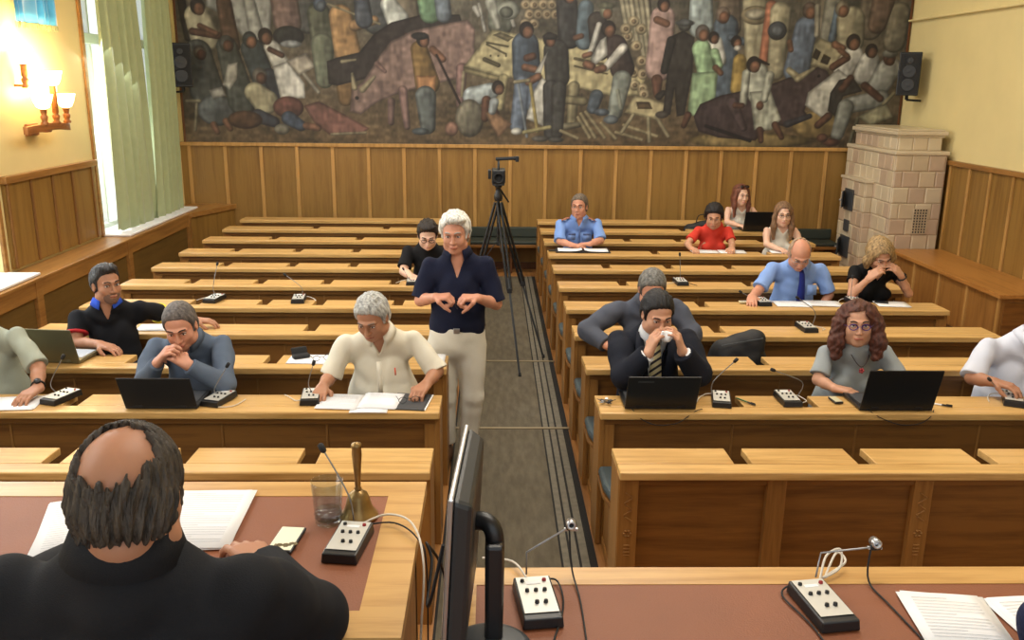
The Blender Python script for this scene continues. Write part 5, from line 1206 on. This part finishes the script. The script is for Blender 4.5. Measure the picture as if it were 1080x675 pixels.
# ---- wall sconce: bracket, turned candles, lit glass cups
sc = thing('wall_sconce', 'lit wooden wall sconce with glowing glass cups on the left wall', 'lamp', (XW, 7.85, 1.90))
W_SC = wood('sconce_wood', (122, 72, 34), (166, 106, 56), 'Y', .35, 2)
g = MB(); g.grid(lambda u, v: (.17 + .035 * math.cos((u - .5) * PI) * 1.0, -.38 + u * .76, 0.01 + .060 * v + .02 * math.cos((u - .5) * PI)), 16, 1); g.build('bracket_rail', W_SC, sc, .003, solid=.04)
g = MB(); g.box(0, .17, -.04, .04, .01, .06); g.box(0, .03, -.10, .10, -.02, .08); g.build('wall_plate', W_SC, sc, .01)
M_CUP = mat('lit_glass_cup', (255, 236, 190), .3, emit=(255, 214, 140), estr=14)
for y, h, ox in ((-.12, .0, .19), (.09, .19, .19), (.31, .0, .18), (-.16, .36, .09)):
    c = MB(); zb = .30 if h > .3 else 0
    if zb: c.box(-.002, .09, y - .012, y + .012, .385, .405)
    c.lathe([(.028, zb), (.034, .015 + zb), (.020, .03 + zb), (.028, .05 + zb), (.031, .07 + zb), (.018, .085 + zb), (.026, .10 + zb), (.026, .12 + h), (.034, .13 + h), (0, .131 + h)], ox, y, .075, 16); cd = c.build('turned_candle', W_SC, sc)
    c = MB(); c.lathe([(.022, 0), (.050, .015), (.070, .06), (.086, .12), (.083, .12), (.066, .06), (.046, .02), (0, .008)], ox, y, .206 + h, 24); c.build('glass_cup', M_CUP, cd)
    b_ = MB(); b_.lathe([(0, 0), (.026, .02), (.030, .05), (.0, .09)], ox, y, .225 + h, 14); b_.build('bulb', mat('bulb_glow', (255, 240, 200), .3, emit=(255, 226, 164), estr=60), cd)
    l = bpy.data.lights.new('sconce_bulb_light', 'POINT'); l.energy = 13.0; l.color = (1, .80, .48); l.shadow_soft_size = .05
    lo_ = bpy.data.objects.new('sconce_bulb_light', l); COL.objects.link(lo_); lo_.location = (XW + ox, 7.85 + y, 1.90 + .36 + h)

# ---- curtains
M_CURT = mat('curtain_green', (172, 182, 138), .85, noise=.04, nscale=12, sheen=.2)
M_CURT.node_tree.nodes['Principled BSDF'].inputs['Transmission Weight'].default_value = 0
def curtain(label, y00, y01, y10, y11, ztop, zb0, zb1, seed, amp=.045, nf=7):
    root = thing('curtain', label, 'curtain', (-3.79, y10, 0), 0, 'green window curtains'); r = random.Random(seed); ph = r.random() * 6
    def f(u, v):
        k = v; ya = y10 + (y00 - y10) * k; yb = y11 + (y01 - y11) * k
        x = amp * math.sin(u * nf * 2 * PI + ph + 1.1 * math.sin(u * 9 + ph)) * (.55 + .45 * v) + .012 * math.sin(u * 31 + v * 5)
        zb = zb0 + (zb1 - zb0) * u + .012 * math.sin(u * nf * 6.28)
        return (x, ya + (yb - ya) * u - y10, zb + (ztop - zb) * v)
    g = MB(); g.grid(f, 110, 24); g.build('cloth', M_CURT, root, solid=.003)
    g = MB(); g.tube([(0, min(y00, y10) - y10 - .1, ztop + .02), (0, max(y01, y11) - y10 + .1, ztop + .02)], .014, 8); g.build('curtain_rail', M_BRASS, root)
curtain('wide pale green curtain drawn in front of the rear left window', 9.16, 10.02, 9.07, 10.22, 4.35, .87, .79, 3, .032, 5)
curtain('pale green curtain panel hanging next to the loudspeaker', 10.42, 11.10, 10.16, 11.06, 4.35, .80, .78, 8, .034, 5)
# ================================================================== PEOPLE
def fabric(name, col, amp=.03, bump=.35, scale=300): return mat('fabric_' + name, col, .85, noise=amp, nscale=14, bump=bump, bscale=scale, spec=.25)
def shirt_dress(name, m, slv=.8, v=(.07, .028), g=.012, buttons=None, pocket=None, col=True, amp=.0048, colm=None, part='shirt', neck_r=.060, placket=True):
    def f(c):
        c['cloth'](part, m, g, slv, neck_r, v, amp)
        if col: c['collar']('collar', colm or m, openf=.028)
        fp = c['front_pt']
    return f
def watch(c, side, r=.031):
    for sd, q, a, e, w in c['arms']:
        if sd != side: continue
        d = nrm(w - e); o = w - d * .022; u = nrm(np.cross(d, (0, 0, 1))); v = np.cross(u, d)
        g = MB(); g.tube([tuple(o + (u * math.cos(t) + v * math.sin(t)) * r) for t in [2 * PI * i / 20 for i in range(21)]], .0055, 6)
        R = Matrix(((u[0], d[0], v[0], o[0] + v[0] * r), (u[1], d[1], v[1], o[1] + v[1] * r), (u[2], d[2], v[2], o[2] + v[2] * r), (0, 0, 0, 1)))
        g.lathe([(.0, -.004), (.017, -.004), (.017, .006), (.0, .007)], seg=16, M=R)
        k = g.build('wristwatch', M_BLACK, c['root']); k.matrix_parent_inverse = Matrix.Translation(-c['B'])
def with_watch(f, side):
    def g(c): f(c); watch(c, side)
    return g
# 1 chairman, seen from behind
def d_chair(c):
    c['cloth']('shirt', fabric('white_shirt', (232, 234, 238)), .006, 'long', .052, None, .001, noff=.03)
    M = fabric('suit_charcoal', (30, 31, 35), .06, .4, 420)
    c['cloth']('suit_jacket', M, .018, 'long', .052, (.22, .07), .0032, 30, noff=.045)
    c['collar']('jacket_collar', M, r=.072, h=.052, openf=.05, th=.007, up0=.022, off=.002)
    # sleeve and back seams
    for q in (-.115, .0, .105):
        p = [c['neck'] + c['ex'] * q * (1 + .2 * t) - c['ez'] * (.06 + t * .30) - c['fr'] * (.10 + .045 * math.sin(min(t * 2.4, 1.57))) for t in [i / 8 for i in range(9)]]
ch = person('balding man in a dark suit seen from behind at the left front table', dict(
    pel=(-.63, 1.22, .985), sL=(-.425, 1.39, 1.495), sR=(-.830, 1.39, 1.495), neck=(-.618, 1.37, 1.562), head=((-.602, 1.385, 1.678), PI, .30, 0, 1.12),
    eL=(-.356, 1.600, 1.305), wL=(-.512, 1.805, 1.302), hL=dict(d=(-.55, .82, .0), n=(-.1, 0, -1), t=(-1, .2, 0), curl=.34, s=1.08), eR=(-.96, 1.62, 1.32), wR=(-.92, 1.86, 1.300),
    fat=.045, res=.0042, hair=('crown', (66, 58, 50), .008, 0), hres=.0026, skin='tan', dress=d_chair, floor=PZ, jowl=.008, seed=2, arm_r=(.050, .042, .030)))
oc = thing('office_chair', 'low chair under the balding man at the left front table', 'chair', (-.63, 1.20, PZ))
MB().box(-.23, .23, -.22, .24, .34, .39).build('seat', M_CUSHION, oc, .02)
MB().box(-.20, .20, -.30, -.27, .40, .62).build('backrest', M_CUSHION, oc, .015)
for q in (-1, 1):
    for w in (-.26, .20): MB().box(q * .20 - .018, q * .20 + .018, w, w + .036, 0, .60 if w < 0 else .34).build('leg', M_BLACK, oc, .004)

# 2 man at the left edge
person('man at the left edge in a pale grey-green shirt, hand on white papers', dict(
    pel=(-2.74, 4.81, .53), sL=(-2.99, 4.70, .985), sR=(-2.57, 4.71, 1.005), neck=(-2.79, 4.66, 1.05), head=((-2.86, 4.57, 1.18), .1, .4, 0, 1.03),
    eL=(-3.02, 4.55, .85), wL=(-2.84, 4.36, .795), eR=(-2.405, 4.575, .865), wR=(-2.345, 4.435, .800), hR=dict(d=(-.25, -1, -.12), n=(0, 0, -1), t=(-1, 0, 0), curl=.28),
    fat=.04, skin='tan', hair=('short', (90, 84, 78)), dress=with_watch(shirt_dress('a', fabric('shirt_sage', (160, 164, 148)), .95, (.07, .03)), 'R'), seed=3))
# 4 clasped hands
person('man with hands clasped at his mouth in a blue-grey shirt behind a laptop', dict(
    pel=(-1.63, 4.82, .53), sL=(-1.825, 4.71, .945), sR=(-1.465, 4.71, .965), neck=(-1.64, 4.67, 1.000), head=((-1.630, 4.56, 1.105), .12, .36, .10, 1.08),
    eL=(-1.83, 4.50, .800), wL=(-1.715, 4.425, .945), hL=dict(d=(.62, -.15, .75), n=(.6, .3, -.6), t=(.2, .6, .6), curl=.75), eR=(-1.405, 4.50, .800), wR=(-1.560, 4.43, .930),
    hR=dict(d=(-.70, -.1, .62), n=(-.6, .4, -.5), t=(-.2, .6, .6), curl=.75), res=.005, skin='red', fat=.012, jowl=.004,
    hair=('short', (96, 88, 84), .009, .006), brow=0, dress=shirt_dress('b', fabric('shirt_blue_grey', (92, 104, 122), .05), 'long', (.08, .03)), seed=4))
# 5 cream shirt man
def d_cream(c):
    shirt_dress('c', fabric('shirt_cream', (226, 220, 202)), 1.0, (.09, .034), .015)(c)
    p = [c['front_pt'](0, z, .027) for z in (.10, .16, .22, .30)]; strip('shirt_placket', p, .026, fabric('shirt_cream', (226, 220, 202)), c['root'], c['B'])
    a = c['front_pt'](.085, .135, .030); strip('pocket_pen', [a, a - c['ez'] * .045], .008, mat('pen_orange', (216, 84, 52), .5), c['root'], c['B'])
person('heavy grey-haired man in a cream short-sleeved shirt reading papers', dict(
    pel=(-.60, 4.83, .53), sL=(-.805, 4.725, .965), sR=(-.420, 4.725, .985), neck=(-.605, 4.685, 1.025), head=((-.630, 4.585, 1.150), -.22, .46, .04, 1.10),
    eL=(-.875, 4.655, .800), wL=(-.892, 4.50, .785), hL=dict(d=(0, -1, -.1), curl=.3), eR=(-.295, 4.66, .825), wR=(-.345, 4.49, .805), hR=dict(d=(-.35, -.9, -.12), n=(0, 0, -1), t=(-1, 0, 0), curl=.55),
    fat=.045, res=.005, skin='tan', hair=('thick', (176, 176, 172), .013, -.004), brow=1, dress=d_cream, jowl=.010, seed=5))
# 3 polo
def d_polo(c):
    shirt_dress('d', fabric('polo_black', (24, 25, 30)), .66, (.09, .030), .012, col=False, part='polo_shirt')(c)
    c['collar']('polo_collar', fabric('polo_collar_blue', (48, 84, 196)), openf=.03, h=.034)
    for (sd, q, a, e, w), (nm, cl) in zip(c['arms'], (('red', (196, 52, 56)), ('yellow', (226, 204, 70)))):
        F = Field(np.minimum(a, e) - .13, np.maximum(a, e) + .13, .005); n = nrm(e - a); p = a + (e - a) * .67; p0 = a + (e - a) * .58
        F.cone(p0, p, .0675, .0675, 0, clip=(p, n)); X, Y, Z = F.grid(); F.f = np.maximum(F.f, ((p0[0] - X) * n[0] + (p0[1] - Y) * n[1] + (p0[2] - Z) * n[2])).astype(np.float32)
        o = link_mesh('sleeve_band', F.mesh('sleeve_band'), fabric('band_' + nm, cl), c['root']); o.matrix_parent_inverse = Matrix.Translation(-c['B']); o['label'] = nm + ' sleeve band'
person('man in a black polo shirt with blue collar looking over his shoulder', dict(
    pel=(-2.40, 5.54, .53), sL=(-2.580, 5.45, .915), sR=(-2.235, 5.58, .945), neck=(-2.405, 5.48, .985), head=((-2.385, 5.46, 1.125), .80, .02, .03, 1.06),
    eL=(-2.565, 5.36, .775), wL=(-2.375, 5.255, .795), hL=dict(d=(.9, -.35, -.1), n=(0, 0, -1), t=(0, -1, 0), curl=.3), eR=(-2.135, 5.80, .830), wR=(-1.975, 5.82, .800), hR=dict(d=(1, 0, -.05), n=(0, 0, -1), t=(0, -1, 0), curl=.4),
    res=.005, skin='tan', hair=('quiff', (50, 47, 47), .008, .002), stubble=1, gaze=.002, dress=d_polo, seed=6))
# 6 standing man
def d_stand(c):
    shirt_dress('e', fabric('polo_navy', (22, 27, 50)), .92, (.13, .045), .015, part='polo_shirt')(c)
    pel = c['pel']; ex = c['ex']; W = fabric('trousers_white', (222, 216, 200), .03, .3, 120)
    T = Field((-.50, 5.10, .05), (.14, 5.62, 1.0), .007)
    T.ell(pel - V3((0, 0, .02)), (.172, .135, .13), None, .03)
    T.cone((-.22, 5.39, .86), (-.21, 5.39, .78), .13, .135, .04)
    for h, k, a in (((-.305, 5.385, .76), (-.290, 5.37, .43), (-.285, 5.40, .10)), ((-.125, 5.380, .76), (-.118, 5.34, .43), (-.150, 5.36, .09))):
        T.cone(h, k, .100, .070, .03); T.cone(k, a, .070, .060, .02, clip=(V3(a), V3((0, 0, -1))))
    X, Y, Z = T.grid(); T.f = np.maximum(T.f, Z - .905 + 0 * X + 0 * Y).astype(np.float32)
    T.wrinkle(.0035, 30, 8)
    o = link_mesh('trousers', T.mesh('trousers'), W, c['root']); o.matrix_parent_inverse = Matrix.Translation(-c['B'])
    g = MB(); g.tube([(pel[0] + .166 * math.cos(t), pel[1] + .012 + .135 * math.sin(t), .892) for t in [2 * PI * i / 40 for i in range(41)]], .013, 8); o = g.build('belt', mat('belt_brown', (40, 32, 28), .5), c['root']); o.matrix_parent_inverse = Matrix.Translation(-c['B'])
    g = MB(); g.box(pel[0] - .02, pel[0] + .02, pel[1] - .152, pel[1] - .128, .876, .908); o = g.build('belt_buckle', M_SILVER, c['root'], .003); o.matrix_parent_inverse = Matrix.Translation(-c['B'])
    for x, y in ((-.285, 5.34), (-.150, 5.30)):
        S = MB(); S.lathe([(math.sin(PI * i / 8), -math.cos(PI * i / 8)) for i in range(9)], seg=14, M=Matrix.Translation((x, y, .052)) @ Matrix.Diagonal((.05, .14, .05, 1))); o = S.build('shoe', mat('shoe_brown', (74, 50, 36), .5), c['root']); o.matrix_parent_inverse = Matrix.Translation(-c['B'])
    g = MB(); g.tube([(-.205, 5.165, 1.10), (-.212, 5.16, 1.07), (-.20, 5.15, 1.055)], .004, 6); o = g.build('held_pen', M_BLACK, c['root']); o.matrix_parent_inverse = Matrix.Translation(-c['B'])
person('white-haired man in a navy polo shirt and white trousers standing in the aisle', dict(
    base=(-.21, 5.36, 0), legs='none', pel=(-.21, 5.39, .865), sL=(-.375, 5.38, 1.268), sR=(-.035, 5.38, 1.285), neck=(-.205, 5.37, 1.335), head=((-.220, 5.335, 1.478), -.10, .16, .03, 1.06),
    eL=(-.435, 5.36, 1.055), wL=(-.335, 5.20, 1.112), hL=dict(d=(.85, -.35, .15), n=(.1, .2, -1), t=(0, -1, .5), curl=1.15), eR=(.030, 5.36, 1.035), wR=(-.082, 5.19, 1.112), hR=dict(d=(-.85, -.35, .10), n=(-.1, .2, -1), t=(0, -1, .5), curl=1.15),
    fat=.014, res=.0052, skin='red', hair=('swept', (216, 214, 206), .015, .0), brow=2, dress=d_stand, seed=7))
# 7 young man
person('young man in a black T-shirt with glasses bent over the sixth left row', dict(
    pel=(-.54, 7.67, .53), sL=(-.715, 7.59, .950), sR=(-.375, 7.59, .950), neck=(-.545, 7.55, .99), head=((-.537, 7.46, 1.115), .08, .45, 0, 1.04),
    eL=(-.745, 7.46, .800), wL=(-.665, 7.325, .785), hL=dict(d=(.5, -.9, 0), curl=.4), eR=(-.33, 7.44, .800), wR=(-.42, 7.31, .785), hR=dict(d=(-.5, -.9, 0), curl=.4),
    res=.006, skin='pale', hair=('quiff', (40, 32, 28), .013, -.004), glasses=1, gthick=True, dress=shirt_dress('f', fabric('tee_black', (22, 22, 25)), .78, None, .012, col=False, part='t_shirt', neck_r=.064), seed=8))
# 8 officer
def d_off(c):
    M = fabric('uniform_blue', (122, 154, 214)); shirt_dress('g', M, .95, (.06, .026), .014, part='uniform_shirt')(c)
    for q in (-1, 1):
        a = c['neck'] + c['ex'] * q * .075 + c['ez'] * .022; b = c['neck'] + c['ex'] * q * .175 - c['ez'] * .006
        strip('shoulder_board', [a, (a + b) / 2 + c['ez'] * .012, b], .045, mat('board_red_gold', (176, 116, 96), .6), c['root'], c['B'], (0, 0, 1), .008)
        g = c['front_pt'](q * .075, .11, .028); strip('chest_pocket', [g, g - c['ez'] * .07], .07, M, c['root'], c['B']); strip('pocket_flap', [g + c['ez'] * .004 + c['fr'] * .004, g - c['ez'] * .018 + c['fr'] * .004], .074, fabric('uniform_blue_dark', (84, 104, 150)), c['root'], c['B'])
    strip('placket', [c['front_pt'](0, z, .026) for z in (.07, .15, .25, .32)], .022, fabric('uniform_blue_dark', (84, 104, 150)), c['root'], c['B'])
person('uniformed man in a light blue shirt with shoulder boards', dict(
    pel=(.885, 9.10, .53), sL=(.705, 9.04, .970), sR=(1.075, 9.04, .975), neck=(.885, 9.01, 1.02), head=((.883, 8.98, 1.162), -.30, .05, 0, 1.04),
    eL=(.690, 8.90, .815), wL=(.800, 8.80, .800), hL=dict(d=(.95, -.15, -.05), curl=.35), eR=(1.10, 8.90, .830), wR=(.985, 8.80, .810), hR=dict(d=(-.95, -.1, .0), curl=.35),
    res=.007, skin='red', hair=('short', (104, 92, 80), .010), dress=d_off, seed=9))
# 9 woman in red
person('woman with short black hair in a red T-shirt reading', dict(
    fem=True, pel=(2.27, 9.11, .53), sL=(2.115, 9.03, .920), sR=(2.425, 9.03, .920), neck=(2.27, 9.00, .965), head=((2.245, 8.94, 1.075), -.25, .30, 0, 1.0),
    eL=(1.985, 8.90, .800), wL=(1.985, 8.745, .785), hL=dict(d=(.3, -1, 0), curl=.5), eR=(2.44, 8.90, .800), wR=(2.40, 8.755, .785), hR=dict(d=(-.3, -1, 0), curl=.4),
    res=.007, skin='mid', hair=('thick', (26, 20, 22), .022, -.012), dress=shirt_dress('h', fabric('tee_red', (206, 62, 48)), .72, None, .010, col=False, part='t_shirt', neck_r=.066), seed=10))
# 10 woman behind the rear laptop
person('woman in a white lace top with sunglasses on her head, rear row', dict(
    fem=True, pel=(2.93, 10.53, .53), sL=(2.785, 10.45, .945), sR=(3.075, 10.45, .945), neck=(2.93, 10.42, .985), head=((2.905, 10.37, 1.125), .25, .12, 0, .98),
    eL=(2.755, 10.34, .810), wL=(2.84, 10.19, .800), hL=dict(d=(.5, -.8, 0), curl=.4), eR=(3.12, 10.34, .810), wR=(3.06, 10.19, .800), hR=dict(d=(-.5, -.8, 0), curl=.4),
    res=.007, skin='pale', hair=('long', (112, 66, 50), .010, .0), headglasses=True, dress=shirt_dress('i', fabric('top_white_lace', (226, 222, 212), .10, .8, 90), 'none', (.06, .06), .008, col=False, part='top', neck_r=.070), seed=11))
# 11 woman with long hair
person('woman with long light brown hair and glasses in a white top', dict(
    fem=True, pel=(2.965, 9.11, .53), sL=(2.820, 9.03, .925), sR=(3.110, 9.03, .925), neck=(2.965, 9.00, .965), head=((2.950, 8.95, 1.100), -.10, .10, 0, 1.0),
    eL=(2.795, 8.91, .800), wL=(2.86, 8.76, .785), hL=dict(d=(.4, -.9, 0), curl=.4), eR=(3.145, 8.91, .800), wR=(3.08, 8.76, .785), hR=dict(d=(-.4, -.9, 0), curl=.4),
    res=.007, skin='pale', hair=('long', (122, 92, 66), .013, .0), glasses=1, dress=shirt_dress('j', fabric('top_white', (228, 224, 212), .05, .6, 120), 'none', (.06, .05), .010, col=False, part='top', neck_r=.068), seed=12))
# 12 man with tie
def d_tie(c):
    M = fabric('shirt_sky', (132, 162, 218)); shirt_dress('k', M, .92, (.03, .012), .014)(c)
    p = [c['front_pt'](0, z, o) for z, o in ((.015, -.018), (.04, .012), (.09, .030), (.18, .036), (.28, .040), (.34, .04))]
    strip('necktie', p, [.030, .040, .046, .058, .070, .066], fabric('tie_blue', (30, 42, 118)), c['root'], c['B'])
    strip('chest_pocket', [c['front_pt'](.085, .12, .028), c['front_pt'](.085, .20, .030)], .075, M, c['root'], c['B'])
person('bald man in a light blue shirt and dark blue tie looking down', dict(
    pel=(2.41, 6.95, .53), sL=(2.215, 6.87, .965), sR=(2.600, 6.87, .960), neck=(2.405, 6.83, 1.00), head=((2.375, 6.735, 1.100), -.12, .58, 0, 1.07),
    eL=(2.085, 6.74, .820), wL=(1.995, 6.61, .795), hL=dict(d=(-.25, -.9, -.1), curl=.4), eR=(2.675, 6.84, .76), wR=(2.60, 6.80, .60), hR=dict(d=(-.5, -.2, -.8), curl=.5),
    fat=.02, res=.006, skin='red', hair=('ring', (168, 142, 118), .006, 0), brow=1, glasses=3, dress=d_tie, seed=13))
# 13 woman in black
person('woman in a black top with fair hair, both hands raised to her face', dict(
    fem=True, pel=(3.04, 6.95, .53), sL=(2.870, 6.87, .955), sR=(3.185, 6.87, .965), neck=(3.03, 6.83, 1.00), head=((3.005, 6.745, 1.105), .12, .62, .16, 1.05),
    eL=(2.80, 6.70, .795), wL=(2.90, 6.655, .930), hL=dict(d=(.55, -.1, .6), n=(.4, .5, -.6), t=(0, 0, 1), curl=.5), eR=(3.255, 6.72, .800), wR=(3.150, 6.66, .955), hR=dict(d=(-.50, -.1, .5), n=(-.4, .6, -.4), t=(0, 0, 1), curl=.5),
    fat=.01, res=.006, skin='mid', hair=('bob', (158, 130, 90), .016, .004), dress=with_watch(shirt_dress('l', fabric('top_black', (20, 20, 22)), .45, (.12, .06), .010, col=False, part='top', neck_r=.068), 'R'), seed=14))
# 14 man behind the suited man
person('grey-haired man in a slate jacket leaning behind the suited man', dict(
    pel=(1.00, 5.50, .53), sL=(.815, 5.54, .960), sR=(1.185, 5.54, .970), neck=(1.00, 5.50, 1.010), head=((1.005, 5.42, 1.120), -.05, .45, 0, 1.04),
    eL=(.610, 5.43, .850), wL=(.715, 5.275, .795), hL=dict(d=(.8, -.4, -.05), curl=.5), eR=(1.27, 5.42, .830), wR=(1.20, 5.27, .800), hR=dict(d=(-.5, -.6, -.1), curl=.5),
    res=.006, skin='red', hair=('short', (110, 108, 104), .011, .0), glasses=1, dress=shirt_dress('m', fabric('jacket_slate', (78, 82, 94), .05), 'long', (.10, .035), .018, part='jacket'), arm_r=(.045, .039, .028), seed=15))
# 15 suited man with tissue
def stripes_mat():
    if 'tie_striped' in MATS: return MATS['tie_striped']
    m = mat('tie_striped', (206, 190, 140), .6); nt = m.node_tree; b = nt.nodes['Principled BSDF']
    tc = nt.nodes.new('ShaderNodeTexCoord'); mp = nt.nodes.new('ShaderNodeMapping'); mp.inputs['Rotation'].default_value = (0, math.radians(35), 0)
    w = nt.nodes.new('ShaderNodeTexWave'); w.inputs['Scale'].default_value = 9.5; w.bands_direction = 'Z'
    cr = nt.nodes.new('ShaderNodeValToRGB'); e = cr.color_ramp.elements; e[0].position = .30; e[0].color = lin((38, 32, 40)) + (1,); e[1].position = .36; e[1].color = lin((212, 196, 148)) + (1,)
    nt.links.new(tc.outputs['Object'], mp.inputs[0]); nt.links.new(mp.outputs[0], w.inputs['Vector']); nt.links.new(w.outputs['Fac'], cr.inputs[0]); nt.links.new(cr.outputs[0], b.inputs['Base Color']); return m
def d_suit(c):
    W = fabric('white_shirt', (232, 234, 238)); c['cloth']('shirt', W, .010, 'long', .060, (.03, .01), .002); c['collar']('shirt_collar', W, r=.068, h=.040, openf=.022)
    M = fabric('suit_midnight', (24, 27, 38), .06, .4, 420); c['cloth']('suit_jacket', M, .025, 'long', .070, (.30, .085), .004, 30)
    for q in (-1, 1):
        strip('lapel', [c['neck'] + c['ex'] * q * .085 + c['ez'] * .02 + c['fr'] * .03, c['front_pt'](q * .088, .06, .018), c['front_pt'](q * .080, .13, .036), c['front_pt'](q * .035, .25, .040)], [.03, .055, .062, .02], M, c['root'], c['B'], (0, -1, 0), .005)
    p = [c['front_pt'](0, z, o) for z, o in ((.0, -.022), (.03, .0), (.08, .016), (.16, .026), (.26, .03), (.34, .03))]
    strip('necktie', p, [.030, .040, .052, .064, .076, .076], stripes_mat(), c['root'], c['B'])
person('dark-haired man in a midnight suit blowing his nose with a tissue', dict(
    pel=(.895, 4.83, .53), sL=(.715, 4.755, .975), sR=(1.085, 4.755, .985), neck=(.895, 4.715, 1.030), head=((.893, 4.625, 1.165), .12, .34, 0, 1.07),
    eL=(.715, 4.54, .840), wL=(.828, 4.475, .990), hL=dict(d=(.28, -.02, .95), n=(.8, .3, -.2), t=(.2, .9, .2), curl=.60), eR=(1.120, 4.56, .850), wR=(1.005, 4.475, 1.000), hR=dict(d=(-.32, -.02, .95), n=(-.8, .3, -.2), t=(-.2, .9, .2), curl=.60),
    fat=.015, res=.005, skin='mid', hair=('thick', (28, 26, 28), .012, -.002), brow=3, dress=d_suit, arm_r=(.044, .037, .028), jowl=.006, seed=16))
ts = Field((.83, 4.40, 1.02), (1.0, 4.54, 1.15), .003)
ts.ell((.915, 4.462, 1.085), (.034, .012, .030), None, .01); ts.cone((.893, 4.455, 1.112), (.912, 4.462, 1.075), .006, .014, .008); ts.cone((.94, 4.455, 1.105), (.92, 4.46, 1.07), .005, .014, .008); ts.wrinkle(.002, 160, 4)
tag(link_mesh('paper_tissue', ts.mesh('paper_tissue'), mat('tissue_white', (238, 238, 242), .9)), 'white paper tissue held to the nose of the suited man', 'tissue')
# 16 woman in grey T-shirt
def d_grey(c):
    M = fabric('tee_grey', (150, 156, 158)); shirt_dress('n', M, .82, None, .012, col=False, part='t_shirt', neck_r=.070)(c)
    g = MB(); n = c['neck']; fp = c['front_pt']
    g.tube(smooth_path([n + c['ex'] * -.058 + c['ez'] * .01, n + c['ex'] * -.045 - c['ez'] * .03 + c['fr'] * .075, fp(0, .072, .006), n + c['ex'] * .045 - c['ez'] * .03 + c['fr'] * .075, n + c['ex'] * .058 + c['ez'] * .01], 5), .0022, 6)
    o = g.build('necklace_chain', mat('chain_dark', (60, 40, 44), .4, .5), c['root']); o.matrix_parent_inverse = Matrix.Translation(-c['B'])
    g = MB(); p = fp(0, .088, .018)
    for k in range(5): a = 2 * PI * k / 5; g.lathe([(0, -.004), (.008, 0), (0, .004)], seg=8, M=Matrix.Translation(Vector(p) + Vector((.009 * math.cos(a), -.002, .009 * math.sin(a)))) @ Matrix.Rotation(PI / 2, 4, 'X'))
    o = g.build('pendant', mat('pendant_red', (176, 60, 64), .3), c['root']); o.matrix_parent_inverse = Matrix.Translation(-c['B'])
    # dark printed band across the chest
    g = MB(); r = random.Random(5)
    for k in range(15):
        x = -.075 + k * .0105; z = .262 + .004 * math.sin(k); p = fp(x, z, .016 - abs(x) * .15); g.box(-.0045, .0045, -.0015, .0015, -.007, .007 * r.uniform(.3, 1), 0, Matrix.Translation(Vector(p)) @ Matrix.Rotation(r.uniform(-.6, .6), 4, 'Y'))
    o = g.build('printed_band', mat('print_black', (40, 40, 44), .8), c['root']); o.matrix_parent_inverse = Matrix.Translation(-c['B']); o['kind'] = 'stuff'
person('woman with wavy auburn hair and blue glasses in a grey T-shirt', dict(
    fem=True, pel=(2.02, 4.83, .53), sL=(1.865, 4.725, .920), sR=(2.195, 4.725, .925), neck=(2.02, 4.69, .970), head=((1.998, 4.665, 1.105), -.25, -.02, .05, 1.04),
    eL=(1.805, 4.64, .790), wL=(1.86, 4.54, .775), hL=dict(d=(.8, -.5, 0), curl=.4), eR=(2.255, 4.62, .790), wR=(2.17, 4.49, .785), hR=dict(d=(-.4, -.9, 0), curl=.4),
    fat=.022, res=.005, skin='mid', hair=('wavy', (84, 47, 36), .012, .004), glasses=2, gthick=True, look=-.002, jowl=.004, dress=d_grey, seed=17))
# 17 man at the right edge
person('man at the right edge in a white shirt with rolled sleeves', dict(
    pel=(2.97, 4.83, .53), sL=(2.770, 4.725, .955), sR=(3.170, 4.725, .955), neck=(2.965, 4.685, 1.00), head=((3.02, 4.60, 1.15), -.1, .3, 0, 1.04),
    eL=(2.650, 4.62, .810), wL=(2.700, 4.49, .830), hL=dict(d=(.55, -.75, .0), n=(0, 0, -1), t=(0, -.3, .5), curl=.5), eR=(3.24, 4.60, .81), wR=(3.12, 4.46, .80), hR=dict(d=(-.5, -.8, 0), curl=.5),
    fat=.03, res=.0055, skin='tan', hair=('short', (90, 80, 70)), dress=shirt_dress('o', fabric('shirt_white_lilac', (214, 218, 232)), .97, (.07, .03), .016), seed=18))
# 18 dark sleeve in the lower right corner
person('person in a dark navy jacket, only the elbow visible at the lower right', dict(
    pel=(1.42, 1.02, .985), sL=(1.62, 1.10, 1.47), sR=(1.24, 1.16, 1.46), neck=(1.43, 1.10, 1.53), head=((1.47, 1.08, 1.67), PI - .2, .2, 0, 1.04),
    eL=(1.72, 1.30, 1.34), wL=(1.62, 1.46, 1.30), eR=(1.118, 1.535, 1.312), wR=(1.33, 1.60, 1.305), hR=dict(d=(1, .1, 0), curl=.4),
    fat=.02, res=.007, skin='mid', hair=('short', (60, 50, 44)), dress=shirt_dress('p', fabric('jacket_navy', (26, 32, 62)), 'long', (.10, .035), .018, part='jacket'), floor=PZ, seed=19))
oc2 = dup(oc, (1.42, 1.00, PZ), 0, 'low chair under the person in navy at the right front table', 'chairs at the front tables'); oc['group'] = 'chairs at the front tables'
